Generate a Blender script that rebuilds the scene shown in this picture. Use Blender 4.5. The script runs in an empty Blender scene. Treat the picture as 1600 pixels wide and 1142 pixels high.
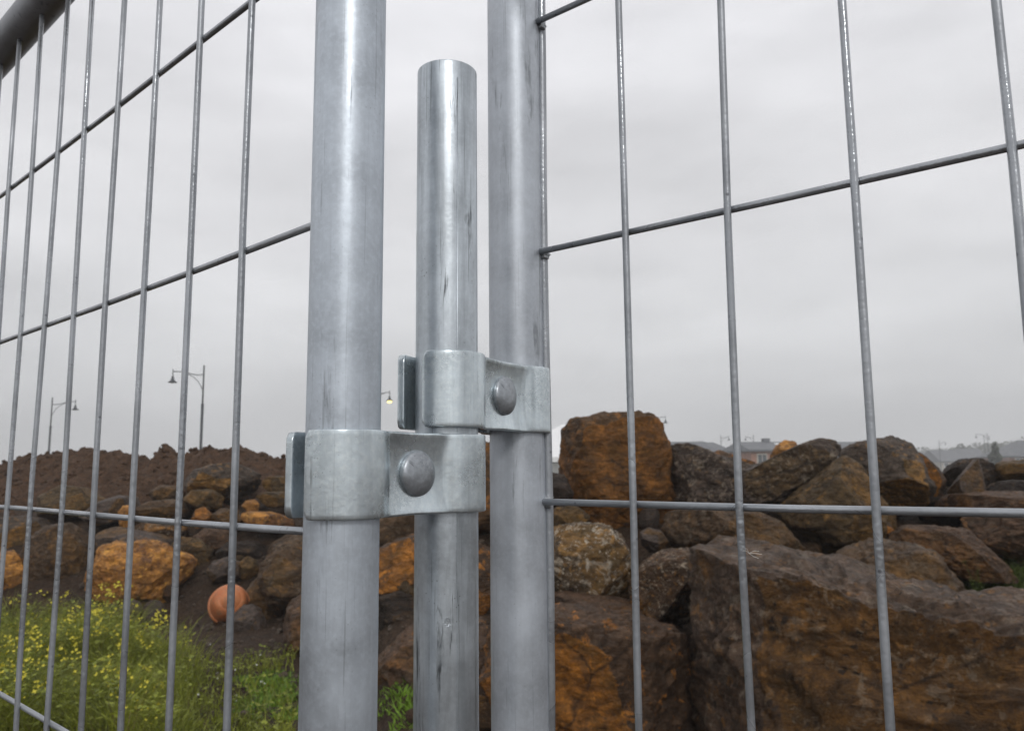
import bpy, bmesh, math, random
import numpy as np
from mathutils import Vector, Matrix
R_ = math.radians
random.seed(7)
SC = bpy.context.scene
COL = SC.collection

# ------------------------------------------------------------------ camera
CAM_H = 1.60
FPX = 1242.0
PITCH, ROLL = 0.1313, 0.0091
cp, sp, cr, sr = math.cos(PITCH), math.sin(PITCH), math.cos(ROLL), math.sin(ROLL)
FW = Vector((0, cp, sp)); UP0 = Vector((0, -sp, cp)); X0 = Vector((1, 0, 0))
RT = X0 * cr - UP0 * sr
UPV = X0 * sr + UP0 * cr
cam_d = bpy.data.cameras.new('camera')
cam = bpy.data.objects.new('camera', cam_d); COL.objects.link(cam)
M4 = Matrix((( RT.x, UPV.x, -FW.x, 0), (RT.y, UPV.y, -FW.y, 0), (RT.z, UPV.z, -FW.z, CAM_H), (0, 0, 0, 1)))
cam.matrix_world = M4
cam_d.sensor_width = 36.0
cam_d.lens = FPX / 1600 * 36
cam_d.clip_start = 0.02
cam_d.clip_end = 3000
cam_d.dof.use_dof = True
cam_d.dof.focus_distance = 0.42
cam_d.dof.aperture_fstop = 27
SC.camera = cam

# ------------------------------------------------------------------ sky, sun, exposure
SUN_EL, SUN_AZ = R_(33), R_(170)          # sun set behind the camera, standing in for its flash on the pipes
w = bpy.data.worlds.new('World'); SC.world = w; w.use_nodes = True
nt = w.node_tree; nt.nodes.clear()
wo = nt.nodes.new('ShaderNodeOutputWorld'); bg = nt.nodes.new('ShaderNodeBackground')
bg.inputs['Strength'].default_value = 0.1
sky = nt.nodes.new('ShaderNodeTexSky'); sky.sky_type = 'NISHITA'; sky.sun_disc = False
sky.sun_elevation = SUN_EL; sky.sun_rotation = SUN_AZ
tc = nt.nodes.new('ShaderNodeTexCoord'); sx = nt.nodes.new('ShaderNodeSeparateXYZ')
nt.links.new(tc.outputs['Generated'], sx.inputs[0])
rp = nt.nodes.new('ShaderNodeValToRGB'); rp.color_ramp.interpolation = 'EASE'
cr_ = rp.color_ramp.elements
cr_[0].position = 0.0; cr_[0].color = (.87, .88, .895, 1)
cr_[1].position = 1.0; cr_[1].color = (.98, .98, 1.0, 1)
e = cr_.new(.14); e.color = (.80, .805, .82, 1)
e = cr_.new(.32); e.color = (.80, .80, .82, 1)
e = cr_.new(.55); e.color = (.84, .84, .87, 1)
nt.links.new(sx.outputs['Z'], rp.inputs[0])
mp = nt.nodes.new('ShaderNodeMapping'); mp.inputs['Scale'].default_value = (1.6, 1.6, 5.0)
mp.inputs['Rotation'].default_value = (.15, .1, .4)
nt.links.new(tc.outputs['Generated'], mp.inputs[0])
nz = nt.nodes.new('ShaderNodeTexNoise'); nz.inputs['Scale'].default_value = 1.7; nz.inputs['Detail'].default_value = 5
nz.inputs['Roughness'].default_value = .5
nt.links.new(mp.outputs[0], nz.inputs['Vector'])
mr = nt.nodes.new('ShaderNodeMapRange'); mr.inputs['From Min'].default_value = .25; mr.inputs['From Max'].default_value = .75
mr.inputs['To Min'].default_value = 8.2; mr.inputs['To Max'].default_value = 12.2
nt.links.new(nz.outputs[0], mr.inputs[0])
vm = nt.nodes.new('ShaderNodeVectorMath'); vm.operation = 'SCALE'
nt.links.new(rp.outputs[0], vm.inputs[0]); nt.links.new(mr.outputs[0], vm.inputs['Scale'])
mx = nt.nodes.new('ShaderNodeMix'); mx.data_type = 'RGBA'; mx.inputs[0].default_value = .97
nt.links.new(sky.outputs[0], mx.inputs[6]); nt.links.new(vm.outputs[0], mx.inputs[7])
nt.links.new(mx.outputs[2], bg.inputs['Color']); nt.links.new(bg.outputs[0], wo.inputs[0])

sl = bpy.data.lights.new('sun', 'SUN'); sl.energy = .9; sl.angle = R_(11); sl.color = (1.0, .985, .96)
so = bpy.data.objects.new('sun', sl); COL.objects.link(so)
# direction towards the sun: azimuth from +Y clockwise
sdir = Vector((math.sin(SUN_AZ) * math.cos(SUN_EL), math.cos(SUN_AZ) * math.cos(SUN_EL), math.sin(SUN_EL)))
so.rotation_euler = sdir.to_track_quat('Z', 'Y').to_euler()
so.location = (0, -3, 6)
vs = SC.view_settings
vs.view_transform = 'Standard'; vs.look = 'None'; vs.gamma = 1; vs.use_curve_mapping = False
vs.exposure = 0.0

# ------------------------------------------------------------------ helpers
def ray(px, py):
    return FW + RT * ((px - 800) / FPX) + UPV * ((571 - py) / FPX)
def at(px, py, Y):
    d = ray(px, py)
    return Vector((d.x / d.y * Y, Y, CAM_H + d.z / d.y * Y))
def tag(o, label=None, cat=None, group=None, kind=None):
    if label: o['label'] = label
    if cat: o['category'] = cat
    if group: o['group'] = group
    if kind: o['kind'] = kind
    return o
def empty(name, loc, rz=0):
    o = bpy.data.objects.new(name, None); COL.objects.link(o)
    o.location = loc; o.rotation_euler = (0, 0, rz); o.empty_display_size = .05
    return o
def mesh_obj(name, verts, faces, mat, parent=None, smooth=False, loc=None):
    me = bpy.data.meshes.new(name); me.from_pydata([tuple(v) for v in verts], [], faces); me.update()
    if smooth: me.polygons.foreach_set('use_smooth', [True] * len(me.polygons))
    if mat: me.materials.append(mat)
    o = bpy.data.objects.new(name, me); COL.objects.link(o)
    if parent: o.parent = parent
    if loc is not None: o.location = loc
    return o
def link_mesh(name, me, parent=None, loc=None):
    o = bpy.data.objects.new(name, me); COL.objects.link(o)
    if parent: o.parent = parent
    if loc is not None: o.location = loc
    return o
class MB:
    def __init__(s): s.v = []; s.f = []
    def add(s, v, f):
        n = len(s.v); s.v += [tuple(x) for x in v]; s.f += [[i + n for i in q] for q in f]
    def box(s, c, d, rz=0):
        cx, cy, cz = c; a, b, h = d[0] / 2, d[1] / 2, d[2] / 2
        co, si = math.cos(rz), math.sin(rz)
        vs_ = []
        for z in (-h, h):
            for x, y in ((-a, -b), (a, -b), (a, b), (-a, b)):
                vs_.append((cx + x * co - y * si, cy + x * si + y * co, cz + z))
        s.add(vs_, [(3, 2, 1, 0), (4, 5, 6, 7), (0, 1, 5, 4), (1, 2, 6, 5), (2, 3, 7, 6), (3, 0, 4, 7)])
    def tube(s, pts, r, n=12, cap=True):
        pts = [Vector(p) for p in pts]; rs = r if isinstance(r, (list, tuple)) else [r] * len(pts)
        vs_ = []; fs = []; prev = None
        for i, p in enumerate(pts):
            t = (pts[min(i + 1, len(pts) - 1)] - pts[max(i - 1, 0)]).normalized()
            if prev is None:
                a = Vector((0, 0, 1)) if abs(t.z) < .9 else Vector((1, 0, 0))
                u = t.cross(a).normalized()
            else: u = (prev - t * prev.dot(t)).normalized()
            prev = u; v = t.cross(u)
            for k in range(n):
                an = 2 * math.pi * k / n
                vs_.append(p + (u * math.cos(an) + v * math.sin(an)) * rs[i])
        for i in range(len(pts) - 1):
            for k in range(n):
                a = i * n + k; b = i * n + (k + 1) % n
                fs.append((a, b, b + n, a + n))
        if cap:
            fs.append(tuple(range(n - 1, -1, -1))); fs.append(tuple((len(pts) - 1) * n + k for k in range(n)))
        s.add(vs_, fs)
    def lathe(s, prof, c, n=16):
        vs_ = []; fs = []
        for r, z in prof:
            for k in range(n):
                an = 2 * math.pi * k / n
                vs_.append((c[0] + r * math.cos(an), c[1] + r * math.sin(an), c[2] + z))
        for i in range(len(prof) - 1):
            for k in range(n):
                a = i * n + k; b = i * n + (k + 1) % n
                fs.append((a, b, b + n, a + n))
        s.add(vs_, fs)
    def build(s, name, mat, parent=None, smooth=False, loc=None):
        return mesh_obj(name, s.v, s.f, mat, parent, smooth, loc)

# ---- vectorised gradient noise
_rng = np.random.RandomState(11)
_P = _rng.permutation(256).astype(np.int32); _P = np.concatenate([_P, _P, _P])
_G = _rng.normal(size=(256, 3)); _G /= np.linalg.norm(_G, axis=1)[:, None]; _G = _G.astype(np.float32)
def pnoise(p):
    p = np.asarray(p, dtype=np.float32)
    i = np.floor(p).astype(np.int32); f = p - i; i &= 255
    u = f * f * f * (f * (f * 6 - 15) + 10)
    out = 0
    for dx in (0, 1):
        wx = u[:, 0] if dx else 1 - u[:, 0]
        for dy in (0, 1):
            wy = u[:, 1] if dy else 1 - u[:, 1]
            for dz in (0, 1):
                wz = u[:, 2] if dz else 1 - u[:, 2]
                h = _P[_P[_P[(i[:, 0] + dx) & 255] + ((i[:, 1] + dy) & 255)] + ((i[:, 2] + dz) & 255)]
                g = _G[h]
                d = g[:, 0] * (f[:, 0] - dx) + g[:, 1] * (f[:, 1] - dy) + g[:, 2] * (f[:, 2] - dz)
                out = out + wx * wy * wz * d
    return out * 1.5
def fbm(p, oct=4, lac=2.03, gain=.5):
    p = np.asarray(p, dtype=np.float32); s = 0; a = 1; t = 0
    for o in range(oct):
        s = s + a * pnoise(p + o * 17.3); t += a; p = p * lac; a *= gain
    return s / t
def ridged(p, oct=4, lac=2.03, gain=.5):
    p = np.asarray(p, dtype=np.float32); s = 0; a = 1; t = 0
    for o in range(oct):
        s = s + a * (1 - np.abs(pnoise(p + o * 9.1)) * 2.2); t += a; p = p * lac; a *= gain
    return s / t
def sstep(a, b, x):
    t = np.clip((x - a) / (b - a), 0, 1); return t * t * (3 - 2 * t)

# ------------------------------------------------------------------ materials
class N:
    def __init__(s, name):
        s.m = bpy.data.materials.new(name); s.m.use_nodes = True; s.t = s.m.node_tree
        s.b = s.t.nodes['Principled BSDF']; s.tc = s.t.nodes.new('ShaderNodeTexCoord')
    def new(s, t): return s.t.nodes.new(t)
    def lk(s, a, b): s.t.links.new(a, b)
    def map(s, scale=(1, 1, 1), loc=(0, 0, 0), rot=(0, 0, 0)):
        m = s.new('ShaderNodeMapping'); m.inputs['Scale'].default_value = scale; m.inputs['Location'].default_value = loc
        m.inputs['Rotation'].default_value = rot
        s.lk(s.tc.outputs['Object'], m.inputs[0]); return m.outputs[0]
    def noise(s, vec, scale, detail=4, rough=.55, dist=0):
        n = s.new('ShaderNodeTexNoise'); n.inputs['Scale'].default_value = scale; n.inputs['Detail'].default_value = detail
        n.inputs['Roughness'].default_value = rough; n.inputs['Distortion'].default_value = dist
        s.lk(vec, n.inputs['Vector']); return n.outputs[0]
    def voro(s, vec, scale, rand=1.0, feat='F1'):
        n = s.new('ShaderNodeTexVoronoi'); n.inputs['Scale'].default_value = scale; n.feature = feat
        n.inputs['Randomness'].default_value = rand
        s.lk(vec, n.inputs['Vector']); return n
    def rng(s, v, a, b, c=0, d=1, smooth=False):
        n = s.new('ShaderNodeMapRange'); n.clamp = True
        if smooth: n.interpolation_type = 'SMOOTHSTEP'
        for k, x in zip((1, 2, 3, 4), (a, b, c, d)): n.inputs[k].default_value = x
        s.lk(v, n.inputs[0]); return n.outputs[0]
    def math(s, op, a, b=None, clamp=False):
        n = s.new('ShaderNodeMath'); n.operation = op; n.use_clamp = clamp
        for k, x in ((0, a), (1, b)):
            if x is None: continue
            if isinstance(x, (int, float)): n.inputs[k].default_value = x
            else: s.lk(x, n.inputs[k])
        return n.outputs[0]
    def mix(s, f, a, b, mode='MIX'):
        n = s.new('ShaderNodeMix'); n.data_type = 'RGBA'; n.blend_type = mode
        if isinstance(f, (int, float)): n.inputs[0].default_value = f
        else: s.lk(f, n.inputs[0])
        for k, x in ((6, a), (7, b)):
            if isinstance(x, (tuple, list)): n.inputs[k].default_value = (*x[:3], 1)
            else: s.lk(x, n.inputs[k])
        return n.outputs[2]
    def bump(s, h, strength, dist, prev=None):
        n = s.new('ShaderNodeBump'); n.inputs['Strength'].default_value = strength; n.inputs['Distance'].default_value = dist
        s.lk(h, n.inputs['Height'])
        if prev is not None: s.lk(prev, n.inputs['Normal'])
        return n.outputs[0]
    def out(s, col=None, rough=None, normal=None, metal=None):
        for k, x in (('Base Color', col), ('Roughness', rough), ('Normal', normal), ('Metallic', metal)):
            if x is None: continue
            if isinstance(x, (int, float)): s.b.inputs[k].default_value = x
            elif isinstance(x, (tuple, list)): s.b.inputs[k].default_value = (*x[:3], 1)
            else: s.lk(x, s.b.inputs[k])
        return s.m
def plain(name, col, rough=.7, metal=0, var=.15, scale=3):
    n = N(name); v = n.noise(n.tc.outputs['Object'], scale, 4)
    c = n.mix(n.rng(v, .3, .7), tuple(x * (1 - var) for x in col), tuple(min(1, x * (1 + var)) for x in col))
    return n.out(c, rough, None, metal)

def galv(name, base, rough, metal, streak=1.0, seed=0.0, spangle=1.0, bumpy=1.0, dirt=.3, band=0.0, mott=.78):
    """hot dip galvanised steel: mottled zinc, drawn streaks, dark scuffs and pits; metres"""
    n = N(name)
    iso = n.map(loc=(seed, seed * 1.7, seed * .3))
    lon = n.map(scale=(1, 1, .035), loc=(seed * 2, 0, 0))
    big = n.noise(iso, 26, 5, .6)
    fine = n.noise(iso, 420, 3, .6)
    st = n.noise(lon, 330, 4, .6)
    st2 = n.noise(n.map(scale=(1, 1, .07), loc=(0, seed * 3, seed)), 150, 5, .7, .6)
    lo = tuple(x * mott for x in base); hi = tuple(min(1, x * 1.16) for x in base)
    c = n.mix(n.rng(big, .33, .68), lo, hi)
    c = n.mix(n.math('MULTIPLY', n.rng(st, .35, .75), .35 * streak), c, tuple(x * .62 for x in base))
    c = n.mix(n.math('MULTIPLY', n.rng(fine, .45, .8), .5 * spangle), c, tuple(min(1, x * 1.35) for x in base))
    # dark vertical scuffs
    sc_ = n.rng(st2, .58, .66)
    msk = n.rng(n.noise(iso, 27, 4, .6), .46, .58)
    sc_ = n.math('MULTIPLY', sc_, msk)
    c = n.mix(n.math('MULTIPLY', sc_, dirt * 1.6, True), c, (.075, .08, .085))
    # speckled pits
    v = n.voro(iso, 420)
    pit = n.rng(v.outputs['Distance'], .06, .2, .8, 0)
    pm = n.rng(n.noise(n.map(scale=(1, 1, .3), loc=(seed, 0, 0)), 75, 4, .7), .52, .66)
    pit = n.math('MULTIPLY', pit, pm)
    c = n.mix(n.math('MULTIPLY', pit, dirt * 1.7, True), c, (.06, .065, .07))
    # fine hairline scratches running along the tube
    hair = n.noise(n.map(scale=(1, 1, .012), loc=(seed, 3, 1)), 900, 2, .5)
    hairm = n.rng(hair, .66, .72)
    c = n.mix(n.math('MULTIPLY', hairm, .35 * streak), c, (.10, .105, .11))
    if band:
        # darker stained zinc in long irregular tongues
        b = n.noise(n.map(scale=(1, 1, .10), loc=(seed * 5, 1, 2)), 42, 5, .62, .8)
        c = n.mix(n.math('MULTIPLY', n.rng(b, .45, .60), band), c, tuple(x * .38 for x in base))
    r = n.math('ADD', n.math('MULTIPLY', n.rng(big, .3, .7), .16), rough - .08)
    r = n.math('ADD', r, n.math('MULTIPLY', sc_, .2))
    h1 = n.math('ADD', n.math('MULTIPLY', fine, .5), n.math('MULTIPLY', st, .9 * streak))
    nb = n.bump(h1, .35 * bumpy, .00025)
    nb = n.bump(big, .5 * bumpy, .0012, nb)
    nb = n.bump(pit, -.5, .0003, nb)
    return n.out(c, r, nb, metal)

M_POST = galv('galvanised_post', (.56, .61, .665), .42, .58, .8, 1.3, .7, .8, .24)
M_POST2 = galv('galvanised_post_dull', (.53, .565, .61), .46, .48, .6, 7.7, .5, .8, .26)
M_TUBE = galv('galvanised_tube_bright', (.66, .715, .76), .40, .80, 1.6, 4.1, .5, .8, .6, .6, .70)
M_CLAMP = galv('pressed_zinc_clamp', (.70, .775, .81), .28, .84, .35, 9.2, 1.1, .8, .42, .25, .62)
M_BOLT = galv('zinc_bolt', (.50, .53, .565), .40, .7, .2, 12.2, .9, 1.4, .5, .3, .6)
M_RAIL_SHADE = galv('galvanised_rail_shaded', (.28, .29, .31), .5, .3, .5, 3.2, .4, .8, .3)  # base darkened to paint in the shade of the rail seen from beneath
def wiremat():
    n = N('galvanised_wire')
    iso = n.tc.outputs['Object']
    drop = n.noise(iso, 330, 2, .5)
    big = n.noise(iso, 30, 4)
    c = n.mix(n.rng(big, .3, .7), (.30, .315, .335), (.44, .46, .485))
    v = n.voro(iso, 90); sp_ = n.rng(v.outputs['Distance'], .05, .10, 1, 0)
    c = n.mix(n.math('MULTIPLY', sp_, .6), c, (.06, .06, .07))
    wet = n.rng(n.noise(iso, 14, 2), .45, .6)
    r = n.math('SUBTRACT', .48, n.math('MULTIPLY', wet, .3))
    nb = n.bump(drop, .35, .0008)
    return n.out(c, r, nb, .6)
M_WIRE = wiremat()
M_WELD = galv('weld_zinc', (.40, .42, .44), .4, .6, .1, 5.5, .8, 2.2, .6)

def rockmat(name, crust, fresh, fresh_amt=.5, white=0.0, pits=.5, seed=0.0, scale=1.0, crust2=None):
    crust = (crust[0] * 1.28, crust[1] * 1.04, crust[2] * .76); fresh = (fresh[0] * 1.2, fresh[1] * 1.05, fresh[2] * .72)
    n = N(name)
    iso = n.map(loc=(seed, seed * 2.1, -seed), scale=(1 / scale,) * 3)
    strat = n.map(loc=(seed, 0, seed), scale=(1 / scale, 1 / scale, 2.6 / scale), rot=(.35, .25, 0))
    a = n.new('ShaderNodeAttribute'); a.attribute_name = 'fresh'; fa = a.outputs['Fac']
    n1 = n.noise(iso, 2.2, 8, .62, .3)
    n2 = n.noise(strat, 6.5, 8, .65, .5)
    n3 = n.noise(iso, 30, 6, .65)
    n4 = n.noise(iso, 105, 3, .6)
    crust2 = crust2 or tuple(x * 1.55 for x in crust)
    cc = n.mix(n.rng(n2, .36, .62), tuple(x * .38 for x in crust), crust2)
    cc = n.mix(n.math('MULTIPLY', n.rng(n3, .45, .62), .4), cc, tuple(x * .4 for x in crust))
    # weathered-through ochre
    fd = tuple(x * .38 for x in fresh); fb = tuple(min(1, x * 1.45) for x in fresh)
    fc = n.mix(n.rng(n2, .36, .66), fd, fb)
    fc = n.mix(n.math('MULTIPLY', n.rng(n.noise(iso, 5, 6, .6), .5, .62), .65), fc, (fresh[0] * .42, fresh[1] * .52, fresh[2] * .7))
    fc = n.mix(n.math('MULTIPLY', n.rng(n3, .42, .64), .5), fc, (fresh[0] * .28, fresh[1] * .3, fresh[2] * .45))
    edge = n.math('ADD', n.math('MULTIPLY', n.math('SUBTRACT', n1, .5), 2.8), n.math('MULTIPLY', n.math('SUBTRACT', n3, .5), .9))
    f = n.math('ADD', n.math('ADD', fa, edge), fresh_amt - .5)
    f = n.rng(f, .40, .58, 0, 1, True)
    c = n.mix(f, cc, fc)
    if white:
        wv = n.noise(iso, 9, 5, .7, .6); wm = n.rng(wv, .56, .62)
        wv2 = n.noise(iso, 22, 4, .7); wm2 = n.rng(wv2, .59, .65)
        wm = n.math('MAXIMUM', wm, wm2)
        c = n.mix(n.math('MULTIPLY', wm, white, True), c, (.52, .43, .32) if white < .9 else (.62, .54, .43))
        if white > .9:
            wb = n.rng(n.noise(iso, 4.2, 6, .72, 1.0), .57, .61)
            c = n.mix(n.math('MULTIPLY', wb, .8), c, (.50, .42, .32))
    # vesicles of the basalt
    wob = n.mix(.12, iso, n.noise(iso, 14, 2))
    v = n.voro(wob, 17); p1 = n.rng(v.outputs['Distance'], .14, .32, 1, 0, True)
    pm = n.rng(n.noise(iso, 4.5, 3), .44, .54)
    p1 = n.math('MULTIPLY', p1, pm)
    v2 = n.voro(wob, 46); p2 = n.rng(v2.outputs['Distance'], .12, .3, 1, 0)
    p2 = n.math('MULTIPLY', p2, n.rng(n.noise(iso, 7, 3), .48, .6))
    pt = n.math('MAXIMUM', p1, n.math('MULTIPLY', p2, .7))
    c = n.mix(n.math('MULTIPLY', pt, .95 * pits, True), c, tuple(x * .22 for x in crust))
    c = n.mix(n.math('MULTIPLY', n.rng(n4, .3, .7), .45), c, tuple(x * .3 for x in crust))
    big_ = n.noise(iso, 3.6, 6, .68, 1.2)
    c = n.mix(n.math('MULTIPLY', n.rng(big_, .48, .60), .55), c, tuple(x * .5 for x in crust))
    lich = n.noise(iso, 12, 6, .7, .5)
    c = n.mix(n.math('MULTIPLY', n.rng(lich, .57, .66), .5), c, tuple(min(1, x * 1.7) for x in fresh))
    cv = n.voro(n.mix(.16, iso, n.noise(iso, 2.5, 5, .6)), 1.7, 1.0, 'DISTANCE_TO_EDGE')
    ck = n.math('MULTIPLY', n.rng(cv.outputs['Distance'], .0, .022, 1, 0), n.rng(n.noise(iso, 1.9, 3), .46, .56))
    c = n.mix(n.math('MULTIPLY', ck, .8), c, tuple(x * .25 for x in crust))
    r = n.rng(n3, .3, .7, .45, .8)
    nb = n.bump(n2, .9, .07 * scale)
    nb = n.bump(n3, .8, .022 * scale, nb)
    nb = n.bump(n4, .7, .007 * scale, nb)
    nb = n.bump(pt, -.9 * pits, .02 * scale, nb)
    nb = n.bump(ck, -.8, .03, nb)
    n.b.inputs['Specular IOR Level'].default_value = .30
    return n.out(c, r, nb)

K_DARK = (.050, .040, .038); K_GREY = (.085, .078, .082); K_BROWN = (.075, .048, .033); K_OLIVE = (.085, .064, .034)
F_OCHRE = (.27, .125, .035); F_ORANGE = (.46, .19, .05); F_BROWN = (.17, .085, .035); F_OLIVE = (.16, .105, .038); F_YEL = (.32, .18, .055)

# ------------------------------------------------------------------ ground
def heap_h(x, y):
    """height of the ground and the heap of soil under the boulders"""
    yy = np.maximum(y, .5); u = x / yy
    Y0 = 4.7 + (9.0 - 4.7) * sstep(-.13, -.30, u)
    ln = 3.6 + (-.2) * sstep(-.13, -.30, u)
    H = 1.22 + .1 * sstep(-.13, -.30, u)
    t = np.clip((y - Y0) / ln, 0, 1)
    h = H * (t ** 1.05)
    h = h * (1 - sstep(11.0, 16.5, y)) + .25 * sstep(11, 16.5, y)
    side = sstep(-11, -7.5, x) * (1 - sstep(9.5, 13, x))
    return h * side
def far_h(x, y):
    d = np.sqrt(x * x + y * y)
    ang = x / np.maximum(y, 1)
    r = sstep(250, 560, d) * (4.0 + 11 * sstep(.42, .72, ang) * (1 - .3 * sstep(.8, 1.2, ang)))
    return np.where(y > 0, r, 0)
def ground_h(x, y):
    P = np.stack([x, y, np.zeros_like(x)], 1)
    near = 1 - sstep(25, 60, np.abs(y) + np.abs(x) * .6)
    n = fbm(P * .6, 3) * .12 + fbm(P * 3.1, 3) * .05 + fbm(P * 11, 3) * .022
    hh = heap_h(x, y)
    n2 = ridged(P * 2.3 + 4, 3) * .10 * np.clip(hh, 0, 1)
    return hh + n * near + n2 + far_h(x, y) + fbm(P * .012 + 3, 3) * 3 * sstep(200, 500, np.sqrt(x * x + y * y)) - .02
def axis(lo, dlo, dhi, hi, step, g=1.22):
    a = list(np.arange(dlo, dhi, step)); s = step; x = a[-1]
    while x < hi: s *= g; x += s; a.append(x)
    s = step; x = a[0]; b = []
    while x > lo: s *= g; x -= s; b.append(x)
    return np.array(b[::-1] + a)
def grid_obj(name, xs, ys, hfun, mat, parent=None):
    X, Y = np.meshgrid(xs, ys); nx, ny = len(xs), len(ys)
    Z = hfun(X.ravel(), Y.ravel())
    co = np.stack([X.ravel(), Y.ravel(), Z], 1)
    i = np.arange(nx - 1)[None, :] + nx * np.arange(ny - 1)[:, None]; i = i.ravel()
    q = np.stack([i, i + 1, i + nx + 1, i + nx], 1)
    me = bpy.data.meshes.new(name)
    me.vertices.add(len(co)); me.vertices.foreach_set('co', co.astype(np.float32).ravel())
    me.loops.add(q.size); me.loops.foreach_set('vertex_index', q.ravel().astype(np.int32))
    me.polygons.add(len(q)); me.polygons.foreach_set('loop_start', np.arange(0, q.size, 4, dtype=np.int32))
    me.polygons.foreach_set('loop_total', np.full(len(q), 4, dtype=np.int32))
    me.update(calc_edges=True); me.validate()
    me.polygons.foreach_set('use_smooth', [True] * len(me.polygons))
    me.materials.append(mat)
    return link_mesh(name, me, parent)
def soilmat(name, c0, c1, green=0):
    n = N(name); iso = n.tc.outputs['Object']
    a = n.noise(iso, 1.3, 6, .6); b = n.noise(iso, 9, 8, .7); d = n.noise(iso, 45, 5, .7)
    c = n.mix(n.rng(b, .35, .65), c0, c1)
    c = n.mix(n.rng(d, .45, .7), c, tuple(x * .45 for x in c0))
    v = n.voro(iso, 26); st = n.rng(v.outputs['Distance'], .12, .2, 1, 0)
    st = n.math('MULTIPLY', st, n.rng(n.noise(iso, 5, 3), .5, .6))
    c = n.mix(n.math('MULTIPLY', st, .5), c, (.22, .18, .14))
    if green:
        g = n.rng(n.noise(iso, .35, 5, .6), .42, .55)
        far = n.new('ShaderNodeSeparateXYZ'); n.lk(iso, far.inputs[0])
        fm = n.rng(far.outputs['Y'], 14, 30)
        c = n.mix(n.math('MULTIPLY', g, fm), c, (.075, .085, .035))
    n.b.inputs['Specular IOR Level'].default_value = .2
    nb = n.bump(b, .9, .06); nb = n.bump(d, .8, .015, nb)
    return n.out(c, n.rng(d, .3, .7, .55, .9), nb)
M_SOIL = soilmat('wet_soil', (.034, .021, .013), (.075, .045, .026), 1)
M_MOUND = soilmat('mound_soil', (.055, .031, .018), (.125, .068, .037))
g_o = grid_obj('ground', axis(-560, -8, 9, 560, .07), axis(-40, 3, 14, 560, .07), ground_h, M_SOIL)
tag(g_o, 'wet dark brown soil under the boulders, running out to the horizon', kind='structure')

# the mound of dug soil behind the left rocks
crest_px = [(-420, 735), (-120, 728), (0, 722), (40, 709), (100, 701), (140, 697), (205, 702), (222, 711), (236, 718), (249, 712), (253, 692), (261, 690), (272, 700),
            (285, 706), (300, 701), (330, 692), (352, 699), (378, 692), (400, 702), (440, 711), (470, 722), (560, 742), (700, 775)]
CY = 13.6
cx_ = np.array([at(a, b, CY).x for a, b in crest_px]); cz_ = np.array([at(a, b, CY).z for a, b in crest_px])
def mound_h(x, y):
    P = np.stack([x, y, np.zeros_like(x)], 1)
    zc = np.interp(x, cx_, cz_)
    zs = np.interp(x, cx_[::3], cz_[::3])
    t = (y - CY)
    near = np.exp(-(t / .55) ** 2)
    z = zs * (1 - near) + zc * near
    prof = np.where(t < 0, np.clip(1 + t / 3.4, 0, 1) ** .8, np.clip(1 - t / 4.5, 0, 1))
    n = fbm(P * 1.3, 3) * .35 * (1 - near) + ridged(P * 3.5 + 9, 3) * .11 + fbm(P * 11, 3) * .09 - .05
    return z * prof + n * np.clip(prof * 3, 0, 1) - .05
d_o = grid_obj('dirt_mound', np.arange(-12.5, -.6, .045), np.arange(10.2, 18, .055), mound_h, M_MOUND)
tag(d_o, 'long mound of dug brown soil behind the left rocks', kind='structure')

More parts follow.
